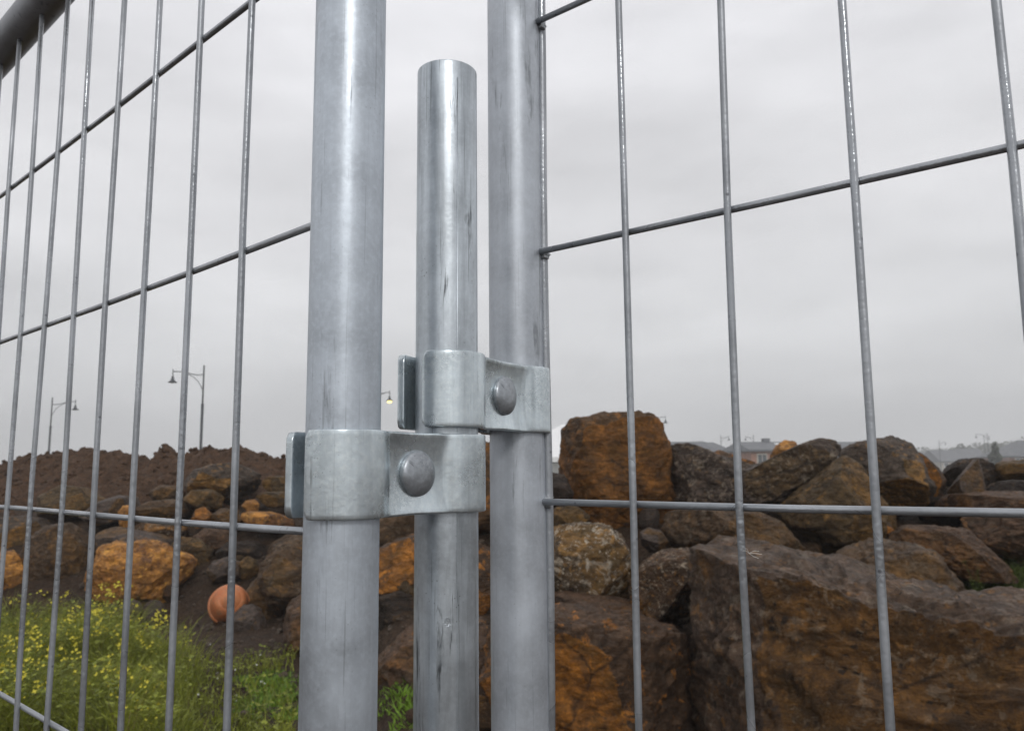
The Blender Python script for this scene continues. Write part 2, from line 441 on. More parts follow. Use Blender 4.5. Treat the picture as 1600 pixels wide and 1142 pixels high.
# ------------------------------------------------------------------ boulders
_ico = {}
def ico(sub):
    if sub not in _ico:
        bm = bmesh.new(); bmesh.ops.create_icosphere(bm, subdivisions=sub, radius=1)
        me = bpy.data.meshes.new('base_rock'); bm.to_mesh(me); bm.free()
        co = np.empty(len(me.vertices) * 3, dtype=np.float32); me.vertices.foreach_get('co', co)
        me.polygons.foreach_set('use_smooth', [True] * len(me.polygons))
        _ico[sub] = (me, co.reshape(-1, 3))
    return _ico[sub]
def rock_mesh(name, sub, rfun, D, U, V, W, size, seed, planes=None, nplanes=10, fresh_p=.4, rough=1.0, boxy=.78, strata=0.0, face=0.0):
    me0, s = ico(sub)
    rg = np.random.RandomState(seed)
    th = np.arctan2(s[:, 1], s[:, 0]); rho = np.sqrt(s[:, 0] ** 2 + s[:, 1] ** 2)
    r = rfun(th)
    rr = r * rho ** boxy
    dep = D * np.sign(s[:, 2]) * np.abs(s[:, 2]) ** boxy
    p = np.stack([np.cos(th) * rr, np.sin(th) * rr, dep], 1)       # u, v, depth (+ away from the camera)
    fresh = np.zeros(len(p))
    # chisel planes
    pl = [] if planes is None else [(np.array(a, float), b, c) for a, b, c in planes]
    for k in range(nplanes + 3):
        a = rg.normal(size=3); a[2] = -abs(a[2]) - .25 if k % 5 else abs(a[2]) + .3
        a[:2] *= .9
        pl.append((a, rg.uniform(.70, .93), 1.0 if rg.rand() < fresh_p else 0.0))
    if planes is not None: pl = pl[len(planes):] + pl[:len(planes)]
    for a, k, fr in pl:
        al = np.linalg.norm(a); a = a / al
        d = p @ a; lim = d.max() * k if k > 0 else -k / al
        m = d > lim
        p[m] -= (a[None, :] * (d[m] - lim)[:, None]) * .985
        fresh[m] = fr
    if face:
        un = p / (np.linalg.norm(p, axis=1)[:, None] + 1e-9)
        el = p[:, 1] / (np.abs(p[:, 1]).max())
        fresh = np.maximum(fresh, sstep(.1, .35, -un[:, 2]) * (1 - sstep(face, face + .12, el)))
    q = p / size
    sd = seed * 3.17 % 91
    disp = (fbm(q * 1.7 + sd, 3) * .07 + ridged(q * 3.1 + sd + 5, 5, gain=.55) * .065 + fbm(q * 9 + sd, 5, gain=.6) * .040) * rough
    if sub >= 5:
        cell = -np.clip(.35 - np.abs(pnoise(q * 11 + sd)) , 0, 1) ** 2 * .12 + ridged(q * 17 + sd, 3) * .012
        disp = disp + cell * rough
    if strata:
        ax = q @ np.array([.25, .9, .3]) * 7 + fbm(q * 2 + sd, 2) * 1.5
        disp = disp + strata * .03 * (np.abs((ax % 1) - .5) * 2) ** .5
    nrm = p / (np.linalg.norm(p, axis=1)[:, None] + 1e-9)
    p = p + nrm * (disp - .03)[:, None] * size
    # keep the outline the stone has from the front after chiselling
    t2 = np.arctan2(p[:, 1], p[:, 0]); r2 = np.hypot(p[:, 0], p[:, 1]); nb_ = 72
    bi = ((t2 + math.pi) / (2 * math.pi) * nb_).astype(int) % nb_
    mxr = np.zeros(nb_); np.maximum.at(mxr, bi, r2); bc = (np.arange(nb_) + .5) / nb_ * 2 * math.pi - math.pi
    ra = 1.035 * rfun(bc) / np.maximum(mxr, 1e-4); ra = np.clip(ra, .85, 1.6)
    ra = sum(np.roll(ra, q_) * w_ for q_, w_ in ((-2, .1), (-1, .23), (0, .34), (1, .23), (2, .1)))
    fac = np.interp(t2, np.concatenate([bc[-1:] - 2 * math.pi, bc, bc[:1] + 2 * math.pi]), np.concatenate([ra[-1:], ra, ra[:1]]))
    p[:, :2] *= (1 + (fac - 1) * .9)[:, None]
    R3 = np.array([list(U), list(V), list(W)])
    co = p @ R3
    me = me0.copy(); me.name = name
    me.vertices.foreach_set('co', co.astype(np.float32).ravel())
    at_ = me.attributes.new('fresh', 'FLOAT', 'POINT'); at_.data.foreach_set('value', fresh.astype(np.float32))
    me.update()
    return me
ALL_ROCKS = []
def boulder(label, outline, Y, mat, D=None, sub=5, seed=1, rough=1.0, group=None, name='boulder', cat='boulder', **kw):
    pts = [at(a, b, Y) for a, b in outline]
    W = Vector((sum(p.x for p in pts) / len(pts), Y, 0)).normalized(); V = Vector((0, 0, 1)); U = W.cross(V)
    # area centroid
    uv = [(p.dot(U), p.z) for p in pts]
    A = cx = cy = 0
    for (x1, y1), (x2, y2) in zip(uv, uv[1:] + uv[:1]):
        c = x1 * y2 - x2 * y1; A += c; cx += (x1 + x2) * c; cy += (y1 + y2) * c
    cx /= 3 * A; cy /= 3 * A
    wd = sum(p.dot(W) for p in pts) / len(pts)
    th0 = np.linspace(-math.pi, math.pi, 241); rr = np.zeros(241)
    for k, t in enumerate(th0):
        dx, dy = math.cos(t), math.sin(t); best = .01
        for (x1, y1), (x2, y2) in zip(uv, uv[1:] + uv[:1]):
            ex, ey = x2 - x1, y2 - y1; den = dx * ey - dy * ex
            if abs(den) < 1e-9: continue
            ax, ay = x1 - cx, y1 - cy
            tt = (ax * ey - ay * ex) / den; ss = (ax * dy - ay * dx) / den
            if tt > 0 and -1e-6 <= ss <= 1 + 1e-6: best = max(best, tt)
        rr[k] = best
    ker = np.array([.4, 1.2, 3, 1.2, .4]); ker /= ker.sum()
    ext = np.concatenate([rr[-3:-1], rr, rr[1:3]]); rr = np.convolve(ext, ker, 'valid')
    size = math.sqrt(abs(A) / 2 / 1.0)
    if D is None: D = size * .62
    me = rock_mesh(name, sub, lambda th: np.interp(th, th0, rr), D, U, V, W, size, seed, rough=rough, **kw)
    me.materials.clear(); me.materials.append(mat)
    o = link_mesh(name, me, None, U * cx + W * wd + V * cy)
    tag(o, label, cat, group or 'boulders heaped behind the fence')
    ALL_ROCKS.append(o)
    return o

m1 = rockmat('basalt_ochre_tall', (.085, .056, .032), (.25, .115, .030), .80, 0, .3, 1.1)
m2 = rockmat('basalt_grey', (.080, .072, .078), (.15, .09, .04), .22, 0, .5, 2.3)
m3 = rockmat('basalt_dark_brown', (.080, .057, .038), (.16, .092, .036), .45, .2, .5, 3.7)
m3d = rockmat('basalt_deep_brown', (.070, .048, .032), (.14, .080, .032), .40, .3, .8, 33.7)  # a slightly darker brown basalt
m3s = rockmat('basalt_saddle', (.070, .060, .060), (.115, .078, .046), .42, .5, .6, 53.7)
m4 = rockmat('basalt_white_spots', (.085, .068, .050), (.24, .145, .055), .60, 1.0, .5, 4.9, .8)
m5 = rockmat('basalt_front', (.085, .064, .054), (.165, .086, .027), .66, .28, 1.0, 5.3, 1.1)
m6 = rockmat('basalt_orange', (.14, .075, .038), (.66, .30, .085), 1.15, .1, .6, 6.1, 1.1)
m7 = rockmat('basalt_olive', (.075, .056, .030), (.18, .105, .034), .60, .1, .4, 7.9)
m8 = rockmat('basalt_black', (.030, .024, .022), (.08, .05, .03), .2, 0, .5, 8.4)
m9 = rockmat('basalt_orange_face', (.080, .055, .040), (.38, .165, .030), .66, .05, .5, 9.6, 1.1)
m10 = rockmat('basalt_brown_red', (.088, .060, .045), (.20, .105, .045), .45, .1, .7, 10.8)
m11 = rockmat('basalt_grey_left', (.078, .070, .070), (.28, .16, .05), .36, 0, .4, 11.5)
m12 = rockmat('basalt_dotted', (.072, .048, .032), (.24, .125, .036), .60, .8, .6, 12.2, .6)

# --- crest of the pile, right of the posts
boulder('tall rust-brown boulder with a rounded top, highest of the whole pile',
        [(878, 668), (893, 656), (940, 647), (990, 644), (1020, 650), (1036, 668), (1047, 700), (1049, 725), (1046, 745), (1056, 790), (1040, 822), (950, 832), (880, 805), (868, 745), (874, 705)],
        7.9, m1, D=.42, sub=6, seed=3, nplanes=7, fresh_p=.7, planes=[((-.85, .1, -.55), .84, 0), ((.1, .05, -1), .8, 1)], boxy=.62, rough=.8)
boulder('long saddle-shaped boulder, grey hump at its left end and brown hump at its right',
        [(1030, 702), (1056, 690), (1085, 692), (1112, 704), (1140, 716), (1172, 727), (1205, 718), (1240, 699), (1262, 685), (1285, 681), (1304, 686), (1311, 700), (1304, 722), (1275, 748), (1235, 775), (1200, 800), (1130, 804), (1050, 800), (1028, 750)],
        7.7, m3s, D=.55, sub=7, seed=21, nplanes=5, fresh_p=.3, strata=.5, planes=[((-.5, .35, -.8), .8, 0), ((.45, -.1, -1), .8, 1)])
boulder('small orange boulder tip peeping over the saddle-shaped boulder, beside the chimneyed house',
        [(1203, 712), (1212, 697), (1226, 688), (1242, 690), (1252, 705), (1245, 735), (1210, 735)], 8.7, m6, sub=4, seed=31, nplanes=4)
boulder('thin orange edge of stone behind the dip of the saddle-shaped boulder',
        [(1112, 707), (1126, 703), (1150, 713), (1178, 722), (1180, 742), (1120, 740)], 8.6, m9, sub=4, seed=32, nplanes=4)
boulder('grey domed boulder with an ochre ledge along its foot, right of the saddle',
        [(1310, 702), (1335, 692), (1362, 688), (1385, 682), (1405, 684), (1428, 697), (1441, 720), (1452, 750), (1462, 760), (1440, 800), (1370, 806), (1322, 790), (1306, 745)],
        7.7, m11, D=.45, sub=6, seed=44, nplanes=8, planes=[((.0, -.8, -.6), .62, 1)], fresh_p=.15)
boulder('ochre wedge of rock standing against the grey domed boulder',
        [(1432, 703), (1446, 712), (1466, 730), (1479, 750), (1474, 772), (1478, 795), (1440, 800), (1444, 750)], 7.9, m9, D=.2, sub=5, seed=45, nplanes=4, fresh_p=1, rough=.7)
boulder('olive-brown boulder with a rounded underside, wedged below the saddle-shaped one',
        [(1300, 722), (1318, 712), (1345, 725), (1372, 770), (1398, 805), (1400, 835), (1362, 850), (1330, 875), (1290, 885), (1250, 868), (1214, 830), (1206, 800), (1240, 770), (1275, 745)],
        7.1, m7, D=.5, sub=6, seed=52, nplanes=6, fresh_p=.6, rough=.8)
boulder('pointed grey boulder like a small pyramid, below the far houses',
        [(1478, 768), (1500, 742), (1522, 715), (1529, 716), (1536, 742), (1541, 770), (1520, 785), (1480, 782)], 7.4, m2, D=.4, sub=5, seed=61, nplanes=6, rough=.8, planes=[((.85, .1, -.5), .45, 1)])
boulder('dark flat-topped boulder half hidden behind the small pyramid',
        [(1468, 745), (1480, 728), (1500, 717), (1530, 716), (1552, 724), (1560, 760), (1500, 775), (1470, 770)], 8.2, m8, sub=5, seed=62)
boulder('brown slab with an ochre top at the right edge of the crest',
        [(1536, 748), (1545, 732), (1562, 722), (1600, 718), (1660, 716), (1700, 740), (1680, 756), (1560, 756)], 8.1, m7, D=.4, sub=5, seed=63)
boulder('dark rounded slab under the brown slab at the right edge',
        [(1536, 768), (1548, 755), (1580, 749), (1640, 752), (1700, 765), (1680, 782), (1560, 782)], 7.7, m8, D=.4, sub=5, seed=64)
boulder('broad greyish brown slab behind the lowest rail wire at the right edge',
        [(1455, 790), (1478, 772), (1530, 768), (1600, 768), (1690, 775), (1720, 815), (1600, 822), (1480, 815)], 7.1, m10, D=.5, sub=5, seed=65)
boulder('grey-brown boulder in the right corner above the green weeds',
        [(1498, 812), (1530, 800), (1600, 798), (1700, 800), (1750, 880), (1640, 900), (1560, 868), (1510, 840)], 6.7, m10, D=.5, sub=6, seed=66, fresh_p=.4)
boulder('orange-faced triangular rock between the olive boulder and the reddish slab',
        [(1345, 800), (1370, 798), (1390, 818), (1410, 848), (1350, 860), (1338, 830)], 6.9, m9, D=.25, sub=5, seed=67, fresh_p=.9, nplanes=5)
boulder('long reddish brown slab sloping down to the weeds on the right',
        [(1386, 838), (1410, 824), (1460, 822), (1512, 828), (1540, 850), (1575, 882), (1590, 905), (1520, 905), (1440, 880), (1392, 862)], 6.4, m10, D=.45, sub=6, seed=68, nplanes=8, strata=.7)
boulder('large brown sloping boulder lying on top of the pitted front boulder',
        [(1285, 885), (1320, 858), (1360, 845), (1420, 850), (1460, 860), (1490, 895), (1512, 930), (1545, 968), (1440, 985), (1340, 960), (1290, 920)], 5.8, m3, D=.55, sub=6, seed=70, nplanes=8, fresh_p=.4, strata=.5)
# --- front and middle of the pile
boulder('huge pitted brown boulder with a dark left side, filling the lower right corner',
        [(1060, 872), (1085, 855), (1150, 852), (1200, 862), (1290, 884), (1400, 908), (1500, 924), (1600, 928), (1740, 932), (1820, 1100), (1800, 1290), (1500, 1330), (1230, 1310), (1060, 1270), (1044, 1150), (1050, 1000)],
        4.55, m5, D=.85, sub=7, seed=81, nplanes=-3, planes=[((-.8, .02, -.6), -.88, 0), ((0, .04, -1), -.60, 1), ((.0, 1, -.10), -.80, 0)], boxy=.42, rough=1.05)  # left plane keeps the dark crust, front plane shows fresh ochre
boulder('brown boulder with white and ochre speckles, touching the dark side of the huge one',
        [(985, 905), (1005, 880), (1035, 862), (1075, 858), (1100, 875), (1100, 960), (1060, 982), (1000, 975), (985, 945)], 5.75, m12, D=.35, sub=6, seed=84, fresh_p=.5)
boulder('square-shouldered boulder splashed with white, right beside the right post',
        [(840, 842), (862, 824), (905, 816), (950, 820), (975, 842), (988, 880), (988, 925), (970, 946), (905, 944), (860, 930), (836, 900)],
        6.2, m4, D=.4, sub=6, seed=85, nplanes=7, boxy=.6, fresh_p=.6, rough=.8)
boulder('small bluish black stone in the gap under the saddle-shaped boulder',
        [(1000, 832), (1012, 824), (1034, 830), (1046, 848), (1040, 864), (1014, 862), (1002, 850)], 6.7, m2, D=.15, sub=5, seed=86)
boulder('dark brown boulder tucked under the saddle-shaped one, behind the lowest wire',
        [(1040, 800), (1100, 790), (1170, 795), (1218, 812), (1262, 862), (1240, 895), (1150, 880), (1070, 868), (1030, 845)], 6.7, m3, D=.5, sub=6, seed=87, fresh_p=.3)
boulder('olive stone in the shade left of the tall rust-brown boulder foot',
        [(852, 805), (870, 792), (900, 790), (922, 806), (915, 826), (880, 834), (852, 830)], 6.9, m7, D=.2, sub=5, seed=88)
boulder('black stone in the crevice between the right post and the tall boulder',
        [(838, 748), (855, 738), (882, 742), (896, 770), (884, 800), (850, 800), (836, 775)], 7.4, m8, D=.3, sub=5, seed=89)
boulder('wide boulder with a bright orange face low beside the right post',
        [(760, 985), (800, 960), (860, 946), (930, 950), (1000, 962), (1066, 982), (1082, 1040), (1078, 1120), (1040, 1180), (900, 1230), (780, 1190), (752, 1090)],
        5.15, m9, D=.5, sub=7, seed=90, nplanes=5, fresh_p=.2, boxy=.55, planes=[((-.25, -.12, -1), .66, 1), ((.75, 0, -.6), .8, 0)], rough=.8)
boulder('low brown boulder between the left post and the middle tube, over green weeds',
        [(582, 1048), (600, 1020), (640, 982), (690, 962), (745, 965), (790, 1000), (800, 1070), (770, 1118), (680, 1130), (610, 1108), (585, 1085)],
        5.7, m10, D=.4, sub=6, seed=91, fresh_p=.4, nplanes=7)
boulder('ochre-topped boulder seen between the left post and the middle tube',
        [(540, 905), (560, 880), (600, 852), (655, 832), (720, 838), (775, 862), (800, 905), (780, 938), (700, 930), (640, 905), (600, 925), (560, 930)],
        6.7, m9, D=.4, sub=6, seed=92, fresh_p=.5, nplanes=6, planes=[((-.5, .6, -.7), .75, 1)])
boulder('black boulder added for the dark gap under the ochre-topped one',
        [(570, 935), (640, 912), (720, 920), (790, 935), (800, 975), (760, 1010), (650, 1000), (600, 985), (568, 965)], 6.5, m8, D=.4, sub=5, seed=93)  # black stone fills the gap so that it reads as deep shade
boulder('rust-brown boulder showing in the slot between the middle tube and right post',
        [(700, 720), (740, 694), (790, 690), (850, 712), (870, 760), (860, 815), (800, 835), (730, 830), (700, 780)], 7.7, m1, D=.35, sub=5, seed=94, fresh_p=.6)
boulder('brown mossy boulder just under the lower clamp',
        [(545, 845), (560, 812), (600, 795), (660, 790), (710, 800), (735, 830), (700, 850), (630, 858), (570, 868)], 7.6, m3, D=.35, sub=5, seed=95)
boulder('dull brown boulder between the white-splashed one and the orange-faced one',
        [(836, 935), (880, 925), (960, 935), (1010, 945), (1060, 965), (1050, 985), (940, 982), (850, 975)], 5.75, m10, D=.35, sub=5, seed=96)

# --- left of the posts
LG = 'boulders heaped behind the fence'
boulder('grey boulder with an ochre foot, on the slope of the soil mound',
        [(289, 752), (304, 734), (330, 726), (362, 723), (392, 732), (412, 748), (402, 768), (370, 780), (330, 786), (296, 780)], 12.0, m11, D=.5, sub=6, seed=101, planes=[((-.3, -.75, -.6), .6, 1)], fresh_p=.15)
boulder('ochre lump under the left end of the grey mound boulder',
        [(286, 778), (300, 766), (330, 764), (350, 776), (346, 795), (310, 798), (288, 790)], 11.4, m7, D=.3, sub=5, seed=102, fresh_p=.9)
boulder('olive stone touching the back plate of the lower clamp',
        [(408, 754), (420, 744), (450, 744), (470, 756), (462, 770), (420, 770)], 12.0, m7, sub=5, seed=103)
boulder('yellowish olive slab just left of the lower clamp',
        [(398, 776), (415, 768), (445, 768), (470, 778), (466, 792), (420, 792)], 11.5, m7, sub=5, seed=104)
boulder('small orange stone above the lower wire near the left post',
        [(377, 790), (384, 782), (398, 780), (406, 788), (403, 799), (385, 800)], 11.2, m6, sub=5, seed=105, fresh_p=1, nplanes=5, name='stone', cat='stone')
boulder('flat reddish brown slab behind the lower wire near the left post',
        [(372, 806), (390, 798), (425, 800), (452, 808), (464, 822), (440, 830), (395, 824)], 10.8, m6, D=.3, sub=5, seed=106, fresh_p=.3)
boulder('long flat dark slab under the dip in the soil mound',
        [(212, 792), (232, 783), (268, 780), (300, 786), (308, 798), (290, 810), (240, 812), (214, 806)], 11.3, m3, D=.3, sub=5, seed=107, strata=1)
boulder('smooth olive brown rock at the foot of the mound above the lower wire',
        [(60, 775), (95, 758), (135, 762), (160, 775), (180, 795), (120, 812), (60, 806)], 11.6, m7, D=.4, sub=5, seed=108, rough=.6)
boulder('bluish grey sloping boulder between the mound and the lower wire',
        [(122, 806), (150, 785), (185, 774), (215, 776), (222, 795), (200, 812), (150, 822)], 11.1, m2, D=.4, sub=5, seed=109, rough=.6)
boulder('upright orange stone crossing the lower wire',
        [(184, 800), (192, 790), (205, 790), (210, 808), (206, 828), (188, 828)], 10.7, m6, D=.2, sub=5, seed=110, fresh_p=1)
boulder('pale grey boulder at the left edge under the lower wire',
        [(-60, 830), (-10, 808), (40, 806), (90, 816), (110, 840), (60, 870), (-40, 875)], 11.0, m11, D=.5, sub=5, seed=111, rough=.7)
boulder('big smooth brown boulder at the left, above the flowering weeds',
        [(30, 875), (42, 842), (70, 822), (112, 818), (140, 838), (156, 868), (160, 920), (140, 960), (60, 965), (30, 930)], 10.3, m3, D=.6, sub=6, seed=112, rough=.7, fresh_p=.4)
boulder('orange boulder cut by the left edge of the picture',
        [(-60, 890), (-20, 862), (22, 862), (40, 884), (44, 930), (20, 960), (-50, 955)], 9.9, m6, D=.45, sub=5, seed=113, fresh_p=.8)
boulder('dark slate-grey slab leaning behind the big orange boulder',
        [(143, 860), (152, 832), (180, 822), (212, 828), (262, 838), (290, 846), (270, 872), (160, 880)], 10.4, m2, D=.4, sub=5, seed=114, rough=.7)
boulder('big bright orange boulder with a ragged top behind the flowering weeds',
        [(134, 900), (150, 872), (156, 852), (182, 845), (200, 850), (225, 842), (262, 850), (276, 862), (300, 868), (309, 882), (300, 902), (278, 918), (262, 942), (230, 952), (180, 950), (145, 935)],
        9.7, m6, D=.55, sub=6, seed=115, fresh_p=.95, nplanes=7)
boulder('olive brown stone right of the orange boulder top',
        [(268, 850), (284, 838), (312, 842), (334, 860), (328, 886), (306, 892), (296, 868), (272, 862)], 10.4, m7, sub=5, seed=116)
boulder('light brown stone under the lower wire, second row of the left rubble',
        [(300, 838), (322, 824), (362, 828), (374, 846), (350, 862), (312, 858)], 10.7, m10, sub=5, seed=117)
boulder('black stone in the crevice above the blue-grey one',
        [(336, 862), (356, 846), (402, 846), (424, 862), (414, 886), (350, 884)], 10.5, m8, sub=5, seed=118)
boulder('wet blue-grey stone resting just above the terracotta pot',
        [(322, 890), (334, 876), (358, 870), (378, 880), (380, 900), (362, 910), (330, 908)], 9.8, m2, sub=5, seed=119, rough=.6)
boulder('olive stone with a yellow side beside the blue-grey one',
        [(374, 878), (386, 868), (402, 876), (406, 896), (394, 912), (376, 908)], 9.9, m7, sub=5, seed=120, fresh_p=.8)
boulder('large grey-brown boulder half hidden by the left post, under the lower wire',
        [(404, 890), (420, 862), (446, 842), (480, 834), (540, 842), (560, 890), (545, 940), (470, 955), (420, 940), (402, 915)], 9.0, m3, D=.5, sub=6, seed=121, fresh_p=.4)
boulder('brown boulder right behind the terracotta pot',
        [(384, 925), (400, 904), (436, 902), (462, 925), (470, 965), (440, 992), (404, 984), (386, 955)], 9.15, m3, D=.35, sub=5, seed=122, fresh_p=.5)
boulder('dark angular rock propping up the terracotta pot from the right',
        [(358, 985), (366, 958), (384, 944), (404, 948), (416, 972), (414, 994), (390, 1004), (364, 1002)], 8.45, m2, D=.22, sub=5, seed=123, planes=[((-.2, .9, -.5), .6, 0)])
boulder('pale brown boulder touching the left side of the left post near the ground',
        [(442, 990), (448, 950), (470, 930), (520, 930), (570, 960), (570, 1020), (520, 1050), (460, 1040)], 7.6, m10, D=.4, sub=5, seed=124, fresh_p=.5)
boulder('brown stone in the rubble under the mound, left of the grey mound boulder',
        [(232, 770), (250, 758), (280, 760), (292, 775), (270, 786), (240, 784)], 12.0, m3, sub=4, seed=125)
boulder('ochre stone behind the lower wire, right of the long flat slab',
        [(298, 812), (306, 796), (320, 792), (332, 804), (326, 822), (306, 826)], 10.9, m9, sub=4, seed=126, fresh_p=1, name='stone', cat='stone')
boulder('grey brown slab lying between the ochre and the reddish stones',
        [(328, 806), (345, 794), (372, 796), (386, 812), (370, 826), (338, 824)], 10.95, m3, sub=5, seed=127)
boulder('brown broken rock under the lower wire, left of the rubble',
        [(205, 826), (225, 812), (268, 812), (298, 826), (290, 846), (232, 844)], 10.8, m12, sub=5, seed=128)

# small loose stones sitting on the slopes: every one a thing
pool = []
for k in range(7):
    rg = np.random.RandomState(200 + k)
    ax = rg.uniform(.7, 1.25, 3)
    me = rock_mesh('stone', 4, lambda th: .5 * (1 + .18 * np.cos(th * 2 + k) + .1 * np.cos(th * 3 + 2 * k)), .42, (1, 0, 0), (0, 0, 1), (0, 1, 0), .5, 210 + k, fresh_p=.4, nplanes=7)
    me.materials.clear(); me.materials.append([m3, m10, m7, m8, m2, m9, m3][k]); pool.append(me)
rs = random.Random(5); STN = []
def hz(x, y): return float(ground_h(np.array([x]), np.array([y]))[0])
CW = ['dark brown', 'reddish brown', 'olive brown', 'blackish', 'bluish grey', 'ochre patched', 'umber brown']
for k in range(120):
    if k < 60:
        u = rs.uniform(-.66, -.16); y = rs.uniform(8.8, 12.0)
    else:
        u = rs.uniform(-.16, .66); y = rs.uniform(5.0, 8.6)
    x = u * y; s = rs.choice([.1, .14, .2, .3, .42]) * rs.uniform(.8, 1.3)
    o = link_mesh('stone', pool[k % 7], None, (x, y, hz(x, y) + s * .2))
    o.scale = (s, s * rs.uniform(.7, 1.1), s * rs.uniform(.6, 1)); o.rotation_euler = (rs.uniform(-.5, .5), rs.uniform(-.5, .5), rs.uniform(0, 6.28))
    sw = 'tiny' if s < .15 else 'small' if s < .25 else 'middling' if s < .38 else 'large'
    uu = 800 + x / y * FPX
    ar = ('beyond the flowering weeds' if uu < 240 else 'around the terracotta pot' if uu < 470 else 'behind the two posts' if uu < 850
          else 'under the tall boulder' if uu < 1060 else 'under the saddle-shaped boulder' if uu < 1310 else 'near the right edge')
    dp = 'high up' if (y > 10.4 or (k >= 60 and y > 7)) else 'low down'
    STN.append((uu, '%s %s stone %s, %s' % (sw, CW[k % 7], ar, dp), o))
NUMS = {2: 'two', 3: 'three', 4: 'four', 5: 'five', 6: 'six', 7: 'seven'}
ORD = ['leftmost', 'second from left', 'third from left', 'fourth from left', 'fifth from left', 'sixth from left', 'seventh from left']
for lb in sorted(set(t[1] for t in STN)):
    q = sorted([t for t in STN if t[1] == lb], key=lambda t: t[0])
    for n_, t in enumerate(q):
        l2 = lb if len(q) == 1 else lb + ', ' + ORD[n_] + ' of ' + NUMS[len(q)]
        tag(t[2], l2, 'stone', 'loose stones between the boulders')

# ------------------------------------------------------------------ terracotta pot lying on its side
def potmat():
    n = N('terracotta'); iso = n.tc.outputs['Object']
    c = n.mix(n.rng(n.noise(iso, 6, 5), .35, .65), (.46, .14, .045), (.62, .24, .10))
    c = n.mix(n.math('MULTIPLY', n.rng(n.noise(iso, 11, 6, .7), .5, .62), .55), c, (.24, .13, .07))
    return n.out(c, .5, n.bump(n.noise(iso, 60, 3), .3, .004))
pc = at(359, 940, 8.75)
pot = empty('terracotta_pot', pc)
tag(pot, 'orange terracotta pot tipped over among the left rocks', 'pot')
b = MB(); b.lathe([(0.0, .176), (.08, .174), (.14, .165), (.175, .145), (.195, .105), (.212, .05), (.226, 0), (.238, -.12), (.232, -.17), (.205, -.19), (.19, -.17), (.19, .05), (.12, .18), (0, .2)], (0, 0, 0), 40)
pb = b.build('pot_body', potmat(), pot, True)
b = MB(); b.lathe([(.238, -.135), (.256, -.14), (.26, -.165), (.258, -.20), (.24, -.212), (.215, -.2), (.2, -.18)], (0, 0, 0), 40)
b.build('rim', pb.data.materials[0], pot, True)
pot.scale = (.84,) * 3; pot.rotation_mode = 'QUATERNION'; pot.rotation_quaternion = Vector((.34, -.86, .36)).to_track_quat('Z', 'Y')

# ------------------------------------------------------------------ weeds and flowers
def leafmat(name, a, b_):
    n = N(name); g = n.new('ShaderNodeObjectInfo'); iso = n.tc.outputs['Object']
    c = n.mix(n.rng(n.noise(iso, 2.5, 4, .6), .35, .65), a, b_)
    c = n.mix(n.math('MULTIPLY', n.rng(n.noise(iso, 30, 3, .6), .45, .65), .6), c, tuple(x * 1.9 for x in b_))
    n.b.inputs['Transmission Weight'].default_value = 0
    m = n.out(c, .55)
    tr = n.new('ShaderNodeBsdfTranslucent'); n.lk(c, tr.inputs[0])
    mxs = n.new('ShaderNodeMixShader'); mxs.inputs[0].default_value = .3
    outn = n.t.nodes['Material Output']
    n.lk(n.b.outputs[0], mxs.inputs[1]); n.lk(tr.outputs[0], mxs.inputs[2]); n.lk(mxs.outputs[0], outn.inputs[0])
    return m
M_GRASS = leafmat('weed_green', (.075, .095, .012), (.245, .27, .030))
M_GRASS2 = leafmat('weed_bright', (.075, .145, .014), (.17, .28, .025))
M_GRASSD = leafmat('weed_dark', (.04, .06, .01), (.10, .135, .02))
M_DRY = leafmat('weed_dry', (.12, .09, .035), (.20, .15, .06))
M_YEL = plain('yellow_petals', (.58, .50, .035), .6, 0, .12, 30)
M_WHITE = plain('white_petals', (.7, .7, .66), .6, 0, .1, 30)
def blades(name, spots, hmin, hmax, width, mat, label, lean=.35, seg=3, seed=1):
    rg = np.random.RandomState(seed); V = []; F = []
    for x, y, hs in spots:
        h = rg.uniform(hmin, hmax) * hs; a = rg.uniform(0, 6.28); la = rg.uniform(0, 6.28); l = h * rg.uniform(.1, lean) ; z0 = hz_fast(x, y) - .02
        wd = width * rg.uniform(.6, 1.3); dx, dy = math.cos(a) * wd, math.sin(a) * wd
        n = len(V)
        for k in range(seg + 1):
            t = k / seg; ww = (1 - t ** 1.5)
            cx, cy, cz = x + math.cos(la) * l * t * t * 1.6, y + math.sin(la) * l * t * t * 1.6, z0 + h * (t - .15 * t * t)
            V.append((cx - dx * ww, cy - dy * ww, cz)); V.append((cx + dx * ww, cy + dy * ww, cz))
        for k in range(seg):
            i = n + 2 * k; F.append((i, i + 1, i + 3, i + 2))
    o = mesh_obj(name, V, F, mat); tag(o, label, 'plants', kind='stuff'); return o
gx = np.arange(-7, 5.5, .1); gy = np.arange(4, 12, .1)
GX, GY = np.meshgrid(gx, gy); GZ = ground_h(GX.ravel(), GY.ravel()).reshape(GX.shape)
def hz_fast(x, y):
    i = min(max((x - gx[0]) / .1, 0), len(gx) - 1.01); j = min(max((y - gy[0]) / .1, 0), len(gy) - 1.01)
    a, b_ = int(i), int(j); u, v = i - a, j - b_
    return (GZ[b_, a] * (1 - u) + GZ[b_, a + 1] * u) * (1 - v) + (GZ[b_ + 1, a] * (1 - u) + GZ[b_ + 1, a + 1] * u) * v
rg = np.random.RandomState(3)
def weed_density(px, Y):
    # the weed bed: left, thinning towards the post
    edge = 345 - (Y - 5.0) * 8
    return max(0, min(1, (edge - px) / 150)) * (1 - .8 * max(0, Y - 7.1) / .8)
S = []; SD = []; FL = []; SB = []
